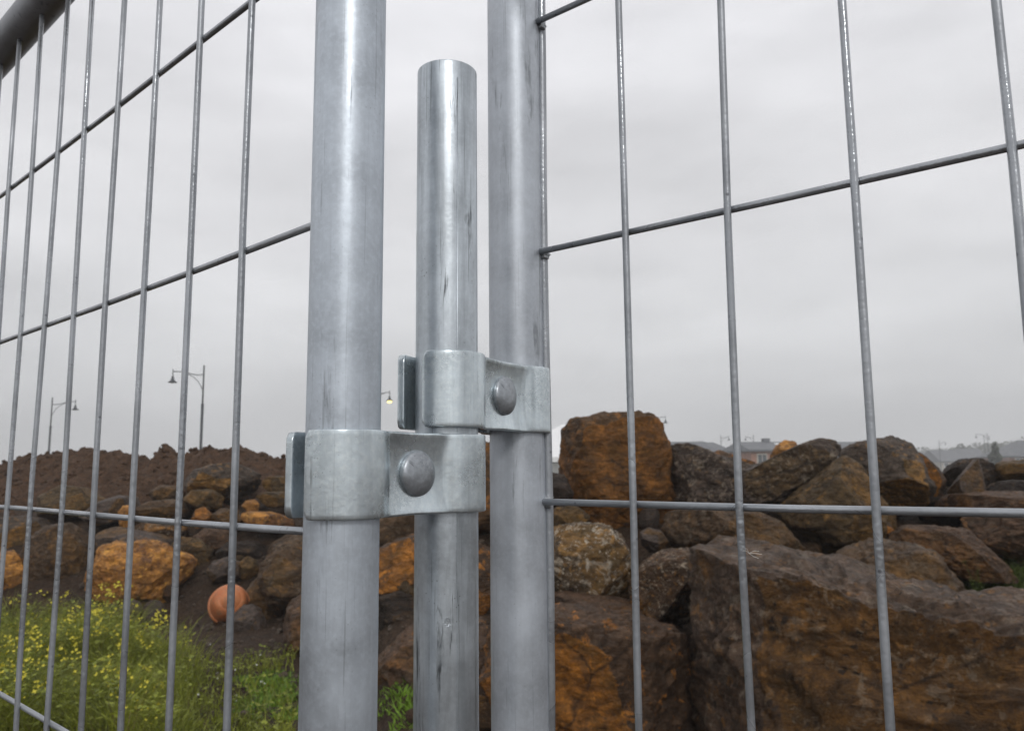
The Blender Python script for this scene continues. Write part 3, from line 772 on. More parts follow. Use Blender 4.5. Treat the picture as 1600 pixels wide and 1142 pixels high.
for _ in range(66000):
    Y = rg.uniform(4.5, 7.9); px = rg.uniform(-120, 470); x = (px - 800) / FPX * Y
    d = weed_density(px, Y); nse = pnoise(np.array([[x * 1.5, Y * 1.5, 2.2]]))[0]
    if rg.rand() < d * (0.7 + nse):
        hs = 1.0 + .5 * nse - .25 * (px > 220) 
        if rg.rand() < .85: S.append((x, Y, hs))
        else: SD.append((x, Y, hs * 1.1))
        if rg.rand() < .018 * (1 + 2.5 * max(nse, -.3)): FL.append((x, Y, hs))
    elif rg.rand() < .10 and nse > -.15 and Y < 7.3: S.append((x, Y, .35))
S = S[:42000]
blades('flowering_weeds', S, .18, .56, .0045, M_GRASS, 'bed of rank green weeds in front of the left rocks', .5, 3, 4)
blades('dry_grass', SD, .15, .48, .003, M_DRY, 'dry straw-coloured stalks among the left weeds', .4, 2, 5)
def flowers(name, pts, mat, label, r0=.012, n_per=(3, 9), spread=.035, seed=2):
    rg = np.random.RandomState(seed); V = []; F = []
    for x, y, z in pts:
        for _ in range(rg.randint(*n_per)):
            cx, cy, cz = x + rg.normal() * spread, y + rg.normal() * spread, z + rg.normal() * spread * .8
            r = r0 * rg.uniform(.6, 1.3); t = rg.normal(size=3); t[2] = abs(t[2]) + .3; t[1] -= .5; t = Vector(t).normalized()
            a = t.orthogonal().normalized(); b2 = t.cross(a); n = len(V); c = Vector((cx, cy, cz)); ro = rg.uniform(0, 1.5)
            V.append(c)
            for k in range(8):
                an = ro + k * math.pi / 4; rr = r if k % 2 == 0 else r * .45
                V.append(c + (a * math.cos(an) + b2 * math.sin(an)) * rr + t * (r * .25 if k % 2 == 0 else 0))
            for k in range(8): F.append((n, n + 1 + k, n + 1 + (k + 1) % 8))
    o = mesh_obj(name, V, F, mat); tag(o, label, 'flowers', kind='stuff'); return o
fp = []
for x, y, hs in FL[:300]:
    fp.append((x, y, hz_fast(x, y) + rg.uniform(.28, .52) * max(hs, .5)))
flowers('yellow_flowers', fp, M_YEL, 'small yellow mustard flowers dotted over the left weeds', .013, (1, 11), .026)
wp = []
for _ in range(26):
    Y = rg.uniform(5.5, 7.5); px = rg.uniform(230, 440); x = (px - 800) / FPX * Y; wp.append((x, Y, hz_fast(x, Y) + .06))
flowers('white_flowers', wp, M_WHITE, 'few tiny white flowers on the bare soil right of the weeds', .010, (1, 3), .02)
# broad leaves between the stalks, and the soil's own clods and gravel
rgb_ = np.random.RandomState(77); V = []; F = []
for x, y, hs in S[:5200:1]:
    z0 = hz_fast(x, y); hh = rgb_.uniform(.04, .42) * max(hs, .3)
    for q_ in range(2):
        an = rgb_.uniform(0, 6.28); ln_ = rgb_.uniform(.022, .055); wd_ = ln_ * rgb_.uniform(.25, .42)
        c = Vector((x + rgb_.normal() * .02, y + rgb_.normal() * .02, z0 + hh)); d = Vector((math.cos(an), math.sin(an), rgb_.uniform(-.3, .7))).normalized(); w_ = d.cross(Vector((0, 0, 1))).normalized()
        n0 = len(V); V += [c, c + d * ln_ * .5 + w_ * wd_, c + d * ln_, c + d * ln_ * .5 - w_ * wd_, c + d * ln_ * .5 - Vector((0, 0, wd_ * .4))]
        F += [(n0, n0 + 1, n0 + 4), (n0 + 1, n0 + 2, n0 + 4), (n0 + 2, n0 + 3, n0 + 4), (n0 + 3, n0, n0 + 4)]
o = mesh_obj('broad_leaves', V, F, M_GRASS); tag(o, 'small broad leaves among the flowering weeds on the left', 'plants', kind='stuff')
def lumps(name, pts, smin, smax, mat, label, seed):
    rg = np.random.RandomState(seed); bm = bmesh.new(); bmesh.ops.create_icosphere(bm, subdivisions=1, radius=1)
    bv = np.array([v.co[:] for v in bm.verts]); bf = [[v.index for v in f.verts] for f in bm.faces]; bm.free()
    V = []; F = []
    for x, y, z in pts:
        sc_ = smin + (smax - smin) * rg.rand() ** 4
        q = bv * (1 + rg.normal(size=(len(bv), 1)) * .22) * np.array([1, rg.uniform(.6, 1), rg.uniform(.45, .9)]) * sc_
        a = rg.uniform(0, 6.28); ca, sa = math.cos(a), math.sin(a)
        q = np.stack([q[:, 0] * ca - q[:, 1] * sa + x, q[:, 0] * sa + q[:, 1] * ca + y, q[:, 2] + z + sc_ * .15], 1)
        n0 = len(V); V += q.tolist(); F += [[i + n0 for i in f] for f in bf]
    o = mesh_obj(name, V, F, mat); tag(o, label, 'soil', kind='stuff'); return o
mp_ = []
xs_ = rgb_.uniform(-9.5, -.8, 3600); ys_ = 14.0 - 3.4 * rgb_.rand(3600) ** 1.1; zs_ = mound_h(xs_, ys_)
lumps('soil_clods', list(zip(xs_, ys_, zs_ - .01)), .012, .065, M_MOUND, 'clods of brown soil strewn over the dug mound', 5)
xs_ = np.concatenate([rgb_.uniform(-5.5, 0, 2600), rgb_.uniform(-1.2, 4.5, 1400)]); ys_ = np.concatenate([rgb_.uniform(5.5, 11.5, 2600), rgb_.uniform(4.6, 8.5, 1400)])
lumps('gravel', list(zip(xs_, ys_, ground_h(xs_, ys_))), .008, .05, soilmat('gravel_stone', (.06, .045, .035), (.16, .12, .09)), 'scattered gravel and crumbs of rock on the wet soil', 6)
# bright low clover patches
def patch(name, px0, px1, py0, py1, n, label, mat=M_GRASS2, h=(.03, .09), Yf=None, wd=.008, seed=9):
    rg = np.random.RandomState(seed); sp_ = []
    cxp, cyp = (px0 + px1) / 2, (py0 + py1) / 2
    while len(sp_) < n:
        a, r = rg.uniform(0, 6.28), math.sqrt(rg.rand())
        px = cxp + math.cos(a) * r * (px1 - px0) / 2; py = cyp + math.sin(a) * r * (py1 - py0) / 2
        d = ray(px, py)
        if Yf is None: Y = -CAM_H / d.z * d.y
        else: Y = Yf + rg.uniform(-.35, .35)
        x = d.x / d.y * Y
        if pnoise(np.array([[x * 4, Y * 4, 1.]]))[0] > -.25: sp_.append((x, Y, 1.3 - r * .6))
    return blades(name, sp_, h[0], h[1], wd, mat, label, .7, 2, seed)
patch('low_green_weeds', 350, 500, 1045, 1125, 2600, 'patch of bright green low weeds on the soil left of the left post')
patch('low_green_weeds', 560, 700, 1105, 1165, 900, 'few bright weeds under the low brown boulder between the posts', seed=10)
patch('low_green_weeds', 250, 480, 1120, 1200, 1400, 'ragged green weeds along the bottom left of the left post', M_GRASS, (.04, .14), seed=11)
patch('bank_weeds', 1495, 1680, 875, 960, 4200, 'green weeds on the bank above the pitted front boulder, right edge', M_GRASSD, (.14, .44), 6.15, .004, seed=12)
# leafy sprig standing on the bank
def sprig(base, h, n, label, seed=3):
    rg = np.random.RandomState(seed); r = empty('leafy_weed', base); tag(r, label, 'weed')
    b = MB(); tips = []
    for k in range(n):
        a = rg.uniform(0, 6.28); l = rg.uniform(.02, .12); hh = h * rg.uniform(.6, 1)
        pts = [(math.cos(a) * l * t * t, math.sin(a) * l * t * t, hh * t) for t in (0, .35, .7, 1)]
        b.tube(pts, [.003, .0025, .002, .001], 5); tips += [(pts, hh, a)]
    b.build('stem', M_GRASSD, r)
    V = []; F = []
    for pts, hh, a in tips:
        for j in range(14):
            t = rg.uniform(.15, 1); l = math.hypot(pts[3][0], pts[3][1])
            c = Vector((math.cos(a) * l * t * t, math.sin(a) * l * t * t, hh * t)); an = rg.uniform(0, 6.28); s = rg.uniform(.018, .04)
            d = Vector((math.cos(an), math.sin(an), rg.uniform(-.2, .6))).normalized(); q = d.cross(Vector((0, 0, 1))).normalized()
            n0 = len(V); V += [c, c + d * s * .5 + q * s * .25, c + d * s, c + d * s * .5 - q * s * .25]; F.append((n0, n0 + 1, n0 + 2, n0 + 3))
    o = mesh_obj('leaf', V, F, M_GRASSD, r); o['kind'] = 'stuff'
    return r
p = at(1532, 925, 6.0); p.z = hz(p.x, 6.0) - .02; sprig(p, .55, 9, 'leafy green sprig standing on the bank at the right, left of the other weeds')

# ------------------------------------------------------------------ background: buildings, lamps, trees
M_ROOFG = plain('grey_roof_tiles', (.12, .125, .135), .6, 0, .2, 1)
M_BRICK = plain('orange_brick', (.34, .17, .11), .8, 0, .2, 2)
M_CREAM = plain('cream_render', (.45, .42, .36), .8, 0, .1, 1)
M_WFR = plain('white_frames', (.78, .78, .78), .5, 0, .05, 1)
M_GLASS = plain('dark_glass', (.05, .06, .07), .15, 0, .1, 1)
M_TENT = plain('white_canvas', (.80, .80, .80), .6, 0, .03, 1)
M_POLE = plain('dark_lamp_paint', (.06, .065, .07), .5, .3, .1, 3)
M_TIMBER = plain('weathered_boards', (.34, .34, .33), .8, 0, .2, 2)
M_TERRA = plain('terracotta_roof', (.36, .19, .11), .7, 0, .2, 1)

def house(pxc, pyr, Y, wpx, depth, wall_h, mroof, mwall, label, rz=0, chimney=False, skylight=False, nwin=3, winm=None, z0=None, hip=True):
    W_ = wpx / FPX * Y
    ridge = at(pxc, pyr, Y); zr = ridge.z
    base = (z0 if z0 is not None else min(.5, zr - wall_h - 1.2))
    we = base + wall_h if wall_h < zr - base - .6 else zr - (zr - base) * .35
    r = empty('house', (ridge.x, Y, base), rz); tag(r, label, 'house', 'houses beyond the rock pile')
    b = MB(); b.box((0, 0, (we - base) / 2), (W_ * .94, depth, we - base)); b.build('wall', mwall, r)
    hw, hd = W_ / 2 + .3, depth / 2 + .6; rl = W_ * .5 - (depth / 2 if hip and W_ > depth else .2)
    rl = max(rl, .3); hz_ = zr - base; he = we - base + .01
    v = [(-hw, -hd, he), (hw, -hd, he), (hw, hd, he), (-hw, hd, he), (-rl, 0, hz_), (rl, 0, hz_)]
    v2 = [(x, y, z - .22) for x, y, z in v[:4]]
    rf = mesh_obj('roof', v + v2, [(0, 1, 5, 4), (1, 2, 5), (2, 3, 4, 5), (3, 0, 4), (0, 6, 7, 1), (1, 7, 8, 2), (2, 8, 9, 3), (3, 9, 6, 0), (9, 8, 7, 6)], mroof, r)
    if chimney:
        b = MB(); b.box((W_ * .05, 0, hz_ + .1), (.9, .8, .7)); b.build('chimney', M_ROOFG, rf)
    if skylight:
        b = MB()
        s = (hz_ - he) / hd; y1, y2 = -hd * .55, -hd * .3
        za, zb = he + (y1 + hd) * s + .12, he + (y2 + hd) * s + .12
        b.add([(W_ * .1, y1, za), (W_ * .22, y1, za), (W_ * .22, y2, zb), (W_ * .1, y2, zb)], [(0, 1, 2, 3)])
        b.add([(W_ * .1, y1, za - .1), (W_ * .22, y1, za - .1), (W_ * .22, y2, zb - .1), (W_ * .1, y2, zb - .1)], [(3, 2, 1, 0)])
        b.build('skylight', M_WFR, rf)
    for k in range(nwin):
        x = (-.5 + (k + .5) / nwin) * W_ * .85; ww = min(1.8, W_ / nwin * .45); hh = min(1.5, (we - base) * .45)
        zc = (we - base) * .62
        b = MB(); b.box((x, -depth / 2 - .03, zc), (ww + .24, .10, hh + .24)); f = b.build('window', winm or M_WFR, r)
        b = MB(); b.box((x - ww / 4, -depth / 2 - .095, zc), (ww / 2 - .1, .03, hh - .1)); b.build('pane', M_GLASS, f)
        b = MB(); b.box((x + ww / 4, -depth / 2 - .095, zc), (ww / 2 - .1, .03, hh - .1)); b.build('pane', M_GLASS, f)
    return r
house(1060, 690, 95, 90, 9, 2.7, M_ROOFG, M_BRICK, 'grey roofed house right behind the tall rust-brown boulder', .1, nwin=3)
house(1100, 691, 150, 110, 10, 3.2, M_ROOFG, M_CREAM, 'long grey roof farther off above the saddle-shaped boulder', -.1)
house(1150, 702, 120, 60, 8, 2.6, M_ROOFG, M_CREAM, 'low cream house between the two far lamp posts', 0)
house(1192, 690, 110, 90, 9, 3.6, M_ROOFG, M_BRICK, 'orange brick house with a dark chimney and a skylight in its grey roof', .12, True, True, winm=M_CREAM)
house(1330, 690, 150, 70, 9, 2.8, M_ROOFG, M_CREAM, 'pale house with a grey roof behind the grey domed boulder', 0, skylight=True)
house(1596, 688, 150, 90, 10, 2.9, M_ROOFG, M_BRICK, 'brick house with bright white windows under a grey roof, right edge', -.06, nwin=4, z0=.5)
house(1590, 688, 190, 80, 12, 3.0, M_ROOFG, M_CREAM, 'dark roofed house on the rise at the far right', .1)
house(1470, 703, 230, 46, 9, 2.6, M_ROOFG, M_CREAM, 'faint house in the haze under the tiny lamp mast', .2)
house(1510, 701, 240, 38, 9, 2.6, M_ROOFG, M_CREAM, 'small faint house in the haze left of the cypress', -.2)
house(1440, 706, 260, 34, 9, 2.6, M_ROOFG, M_WFR, 'tiny pale house in the haze above the ochre wedge', 0)

# white marquee behind the tall boulder
mq = at(892, 716, 42); MQ = empty('marquee', (mq.x, 42, .2)); tag(MQ, 'white marquee roof over a pale board wall, seen left of the tall boulder', 'marquee')
hw = 3.7; zt = at(905, 715, 42).z - .2
b = MB(); b.add([(-hw - .2, -3, zt), (hw + .2, -3, zt), (hw + .2, 3, zt), (-hw - .2, 3, zt), (-.4, 0, zt + 1.75), (1.6, 0, zt + 1.75), (-hw - .2, -3, zt - .25), (hw + .2, -3, zt - .25), (hw + .2, 3, zt - .25), (-hw - .2, 3, zt - .25)],
             [(0, 1, 5, 4), (1, 2, 5), (2, 3, 4, 5), (3, 0, 4), (0, 6, 7, 1), (1, 7, 8, 2), (2, 8, 9, 3), (3, 9, 6, 0), (9, 8, 7, 6)])
b.build('canopy', M_TENT, MQ)
wl = mesh_obj('board', [], [], M_TIMBER, None); bpy.data.objects.remove(wl)
bb = MB(); bb.box((0, 0, 0), (.30, .04, zt - .3)); b0 = bb.build('board', M_TIMBER, MQ, loc=(-hw, -2.9, zt / 2 - .14))
for k in range(1, 23):
    o = b0.copy(); COL.objects.link(o); o.parent = MQ; o.location.x = -hw + k * .32
b = MB(); b.box((0, 0, zt / 2 - .15), (hw * 1.9, 5.4, zt - .32)); b.build('wall', M_TIMBER, MQ)

def lamp_glow():
    n = N('lamp_glow'); n.b.inputs['Emission Color'].default_value = (1, .78, .25, 1); n.b.inputs['Emission Strength'].default_value = 3.0
    return n.out((.9, .7, .3), .4)
M_GLOW = lamp_glow()
M_OPAL = plain('opal_lamp_glass', (.55, .55, .52), .3, 0, .05, 3)
def street_lamp(px, py_top, Y, side, label, lit=False, arm=1.92, small=False):
    top = at(px, py_top, Y); zt = top.z; r = empty('street_lamp', (top.x, Y, 0)); tag(r, label, 'street lamp', 'bell-shaped street lamps along the far road')
    b = MB(); b.tube([(0, 0, 0), (0, 0, zt - 2.45)], .085, 12); b.build('lower_pole', M_POLE, r, True)
    b = MB(); b.tube([(0, 0, zt - 2.45), (0, 0, zt)], .05, 12); b.lathe([(.09, zt - 2.5), (.095, zt - 2.4), (.05, zt - 2.36)], (0, 0, 0), 12); b.build('upper_pole', M_POLE, r, True)
    s = side
    b = MB()
    b.tube([(0, 0, zt - .56), (s * .35, 0, zt - .60), (s * .8, 0, zt - .52), (s * 1.3, 0, zt - .40), (s * 1.6, 0, zt - .36), (s * arm, 0, zt - .36)], .028, 8)
    b.build('arm', M_POLE, r, True)
    b = MB()
    b.tube([(0, 0, zt - 1.6), (s * .12, 0, zt - 1.35), (s * .32, 0, zt - 1.0), (s * .62, 0, zt - .72), (s * .98, 0, zt - .53), (s * 1.35, 0, zt - .42)], .022, 8)
    b.build('brace', M_POLE, r, True)
    b = MB(); b.tube([(s * arm, 0, zt - .2), (s * arm, 0, zt - .75)], .03, 8)
    b.lathe([(.03, zt - .62), (.08, zt - .72), (.10, zt - .85), (.16, zt - .95), (.27, zt - 1.02), (.27, zt - 1.05), (.14, zt - 1.04)], (s * arm, 0, 0), 20)
    b.build('lamp_shade', M_POLE, r, True)
    b = MB(); b.lathe([(.0, zt - .98), (.17, zt - 1.0), (.19, zt - 1.08), (.15, zt - 1.17), (.0, zt - 1.22)] if lit else [(.0, zt - 1.0), (.13, zt - 1.03), (.12, zt - 1.08), (0, zt - 1.1)], (s * arm, 0, 0), 16)
    b.build('lamp_glass', M_GLOW if lit else M_OPAL, r, True)
    return r
street_lamp(319, 571, 49, -1, 'tallest street lamp over the left mound, its bell lamp on the left')
street_lamp(82, 621, 66, 1, 'street lamp far left over the mound, its bell lamp on the right', arm=1.95)
street_lamp(575, 606, 62, 1, 'street lamp shining yellow beside the left post', True, arm=1.7)
street_lamp(1003, 647, 92, 1, 'street lamp whose bell looks over the tall rust-brown boulder', arm=2.7)
street_lamp(1126, 679, 150, 1, 'left one of the two small lamps facing each other above the far roofs', arm=1.5)
street_lamp(1177, 679, 150, -1, 'right one of the two small lamps facing each other above the far roofs', arm=1.5)
street_lamp(1083, 687, 210, 1, 'tiny lamp above the long grey roof, left one', arm=2.2)
street_lamp(1098, 688, 215, -1, 'tiny lamp above the long grey roof, right one', arm=1.8)
street_lamp(1467, 688, 200, 1, 'thin faint lamp in the haze above the ochre wedge', arm=1.6)
street_lamp(1542, 676, 170, -1, 'faint lamp with a long arm near the cypress at the right', arm=2.4)
street_lamp(1537, 680, 190, 1, 'faintest lamp just left of the long-armed one at the right', arm=1.2)

# far trees: low hazy masses on the rise, and one cypress
def treemat(name, a, b_):
    n = N(name); v = n.noise(n.tc.outputs['Object'], 1.2, 4)
    return n.out(n.mix(n.rng(v, .35, .65), a, b_), .8)
M_FOL = treemat('far_foliage', (.030, .040, .022), (.065, .075, .04))
M_BARK = plain('bark', (.09, .07, .05), .9)
def crown_verts(rg, cx, cz, rx, rz, n, s):
    V = []; F = []
    for _ in range(n):
        d = rg.normal(size=3); d /= np.linalg.norm(d); rr = rg.uniform(.55, 1) ** .6 * (1 + .22 * math.sin(d[0] * 4 + cx) + .15 * math.sin(d[2] * 7 + cx * 2))
        c = Vector((cx + d[0] * rx * rr, d[1] * rx * rr, cz + d[2] * rz * rr)); a = Vector(rg.normal(size=3)).normalized(); b2 = a.orthogonal().normalized()
        k = s * rg.uniform(.5, 1.3); i = len(V); V += [c - a * k, c + b2 * k * .7, c + a * k, c - b2 * k * .7]; F.append((i, i + 1, i + 2, i + 3))
    return V, F
def tree(px, pyt, Y, rx, label, tall=False, seed=0):
    rg = np.random.RandomState(seed); top = at(px, pyt, Y); g = float(ground_h(np.array([top.x]), np.array([float(Y)]))[0])
    H = max(2.5, top.z - g); r = empty('cypress_tree' if tall else 'tree', (top.x, Y, g)); tag(r, label, 'tree', None if tall else 'far trees on the hazy rise')
    b = MB(); b.tube([(0, 0, 0), (.1, 0, H * .3), (0, .05, H * .7)], [.25, .18, .08], 7)
    for k in range(4):
        an = k * 1.6; b.tube([(0, 0, H * .3), (math.cos(an) * rx * .5, math.sin(an) * rx * .5, H * .6)], [.09, .03], 5)
    b.build('trunk', M_BARK, r, True)
    V, F = crown_verts(rg, 0, H * (.52 if tall else .6), rx, H * (.48 if tall else .4), 900 if tall else 700, .3 if tall else .5)
    mesh_obj('crown', V, F, M_FOL, r)
tree(1553, 695, 110, .62, 'narrow dark cypress tree standing by the white windowed house', True, 1)
tree(1498, 695, 300, 2.6, 'small round tree sticking out of the far hazy skyline', seed=2)
for i, (px, py, Y, rx, lb) in enumerate([(1520, 693, 330, 9, 'wide far tree crown left of the long-armed lamp'), (1545, 692, 320, 8, 'far tree crown right behind the cypress'), (1570, 690, 300, 8, 'far tree crown right of the cypress'),
                          (1600, 684, 280, 9, 'highest far tree crown at the right edge'), (1625, 684, 280, 9, 'far tree crown cut by the right edge'), (1432, 700, 340, 8, 'low far tree above the ochre wedge'),
                          (1462, 701, 350, 8, 'low far tree under the thin faint lamp'), (1340, 690, 240, 7, 'far tree beside the pale house roof')]):
    tree(px, py, Y, rx, lb, seed=20 + i)

# ------------------------------------------------------------------ the fence
def cylinder_pts(x, y, z0, z1, n, jit=0, rg=None):
    pts = []
    for k in range(n):
        t = k / (n - 1)
        j = (0, 0) if not jit else (rg.uniform(-jit, jit), rg.uniform(-jit, jit))
        pts.append((x + j[0], y + j[1], z0 + (z1 - z0) * t))
    return pts
def panel(label, origin, ang, sv, z2, post_c, post_r, v0, sgn, post_mat, n_wires, H_rows, seed, rail_top=2.008):
    """origin: first mesh wire next to the post, at height z2; sgn: -1 runs to the left and away, +1 to the right and closer"""
    rg = random.Random(seed)
    root = empty('fence_panel', (post_c[0], post_c[1], 0)); tag(root, label, 'fence panel', 'wire mesh fence panels')
    ox, oy = origin[0] - post_c[0], origin[1] - post_c[1]
    dx, dy = (math.cos(ang) * sgn, -math.sin(ang) * sgn)
    nx, ny = (-math.sin(ang), -math.cos(ang))        # towards the camera
    # frame: post, curved corner, top rail, far post
    L_ = n_wires * sv + .02; rc = .07; ex, ey = dx * L_, dy * L_
    b = MB(); b.tube([(0, 0, .06 + k * (rail_top - rc - .06) / 24) for k in range(25)], post_r, 48, cap=True); b.build('post', post_mat, root, True)
    b = MB(); pts = []
    for k in range(7):
        a = k / 6 * math.pi / 2; pts.append((dx * rc * (1 - math.cos(a)), dy * rc * (1 - math.cos(a)), rail_top - rc + rc * math.sin(a)))
    for k in range(1, 8): pts.append((pts[6][0] + (ex - dx * 2 * rc) * k / 8, pts[6][1] + (ey - dy * 2 * rc) * k / 8, rail_top))
    for k in range(7):
        a = (1 - k / 6) * math.pi / 2; pts.append((ex - dx * rc * (1 - math.cos(a)), ey - dy * rc * (1 - math.cos(a)), rail_top - rc + rc * math.sin(a)))
    b.tube(pts, post_r, 32); b.build('top_rail', M_RAIL_SHADE, root, True)
    b = MB(); b.tube([(ex, ey, .06), (ex, ey, rail_top - rc)], post_r, 32); b.build('post', post_mat, root, True)
    b = MB(); b.tube([(dx * post_r, dy * post_r, .16), (ex - dx * post_r, ey - dy * post_r, .16)], post_r, 24); b.build('bottom_rail', M_RAIL_SHADE, root, True)
    wr = .00195
    zt = rail_top - .006; zb = .15
    for i in range(n_wires - 1):
        a = i * sv; x, y = ox + dx * a + nx * wr * .8, oy + dy * a + ny * wr * .8
        lx, ly = rg.uniform(-.0012, .0012), rg.uniform(-.0012, .0012)
        n = 14
        pts = [(x + lx * math.sin(k * 1.3 + i) + rg.uniform(-.0002, .0002), y + ly * math.sin(k * 1.1), zb + (zt - zb) * k / (n - 1)) for k in range(n)]
        b = MB(); b.tube(pts, wr, 12); b.build('vertical_wire', M_WIRE, root, True)
    # first wire welded along the post
    vx, vy = v0[0] - post_c[0], v0[1] - post_c[1]
    b = MB(); n = 40
    b.tube([(vx + .0005 * math.sin(k * .9), vy + .0005 * math.sin(k * .7 + 1), zb + (zt - zb) * k / (n - 1)) for k in range(n)], .0026, 12); b.build('vertical_wire', M_WIRE, root, True)
    # level wires behind the vertical ones
    for j in range(H_rows):
        z = z2 + .15 - (j - 1) * .15 + (0 if True else 0)
        if z > rail_top + .02 or z < .13: continue
        bx, by = ox - nx * wr * .8, oy - ny * wr * .8
        # from the first welded wire out to the far post
        s0 = ((vx - bx) * dx + (vy - by) * dy)
        pts = []
        for k in range(16):
            a = s0 + (L_ - .02 - s0 - ((ox) * dx + oy * dy)) * k / 15
            pts.append((bx + dx * a, by + dy * a, z + .0006 * math.sin(k * 1.7 + j)))
        b = MB(); b.tube(pts, .0019, 12); b.build('horizontal_wire', M_WIRE, root, True)
        # weld lump where it meets the post
        bm = bmesh.new(); bmesh.ops.create_icosphere(bm, subdivisions=3, radius=1)
        for v in bm.verts:
            q = v.co * 2.1; f = 1 + .25 * math.sin(q.x * 3 + j) * math.sin(q.y * 2.3) + .15 * math.sin(q.z * 5 + j)
            v.co = Vector((v.co.x * .0037, v.co.y * .0037, v.co.z * .0042)) * f
        me = bpy.data.meshes.new('weld'); bm.to_mesh(me); bm.free(); me.materials.append(M_WELD)
        me.polygons.foreach_set('use_smooth', [True] * len(me.polygons))
        if sgn > 0: link_mesh('weld', me, root, (vx + nx * .0012, vy + ny * .0012, z))
        if sgn > 0: link_mesh('weld', me, root, (vx * .80 + nx * .0085, vy * .80 + ny * .0085, z - .0005)).scale = (.75, .75, .75)
    return root
PR = .01685
LP = (-.0772, .3635); RP = (.0030, .4800); TP = (-.0345, .4165)
panel('left fence panel of galvanised pipe and wire mesh, running away to the left', (-.1464, .4269), .7407, .0648 * .983, CAM_H + .1221 , LP, PR, (-.0936, .3775), -1, M_POST, 35, 14, 3, rail_top=CAM_H + .436)
panel('right fence panel of galvanised pipe and wire mesh, coming closer to the right', (.0648, .4314), .6882, .0612, CAM_H + .1316, RP, PR, (.0206, .4768), 1, M_POST2, 37, 14, 5, rail_top=CAM_H + .413)

# loose tube clamped between the two panels
TZ = at(695, 116, TP[1]).z
tr = empty('steel_tube', (TP[0], TP[1], 0)); tag(tr, 'shorter bright steel tube with an open top, clamped between the two panel posts', 'steel tube')
b = MB(); n = 40
prof = [(.0164, .02 + (TZ - .023) * k / n) for k in range(n + 1)] + [(.0164, TZ - .0007), (.0163, TZ - .0003), (.0160, TZ), (.0145, TZ), (.0139, TZ - .001), (.0137, TZ - .2), (.0137, .03), (.0163, .02)]
b.lathe(prof, (0, 0, 0), 64); b.build('tube_wall', M_TUBE, tr, True)
# weld seam line and the little dent button on the tube
b = MB(); sa = math.atan2(-1, .45)
b.tube([(math.cos(sa) * .0163, math.sin(sa) * .0163, z) for z in np.linspace(.05, TZ - .01, 12)], .00045, 6); b.build('seam', M_TUBE, tr, True)
dz = at(702, 972, TP[1] - .016)
a_ = math.atan2(-1, .12)
bm = bmesh.new(); bmesh.ops.create_uvsphere(bm, u_segments=20, v_segments=10, radius=1)
for v in bm.verts: v.co = Vector((v.co.x * .0015, v.co.y * .0008, v.co.z * .0022))
me = bpy.data.meshes.new('water_drop'); bm.to_mesh(me); bm.free(); me.polygons.foreach_set('use_smooth', [True] * len(me.polygons))
dm = N('water'); dm.b.inputs['Transmission Weight'].default_value = 1; dm.b.inputs['IOR'].default_value = 1.33; me.materials.append(dm.out((1, 1, 1), .02))
o = link_mesh('water_drop', me, None, (TP[0] + .0165 * math.cos(a_), TP[1] + .0165 * math.sin(a_), dz.z)); tag(o, 'single clear water drop on the front of the short tube, near the bottom', 'water drop')

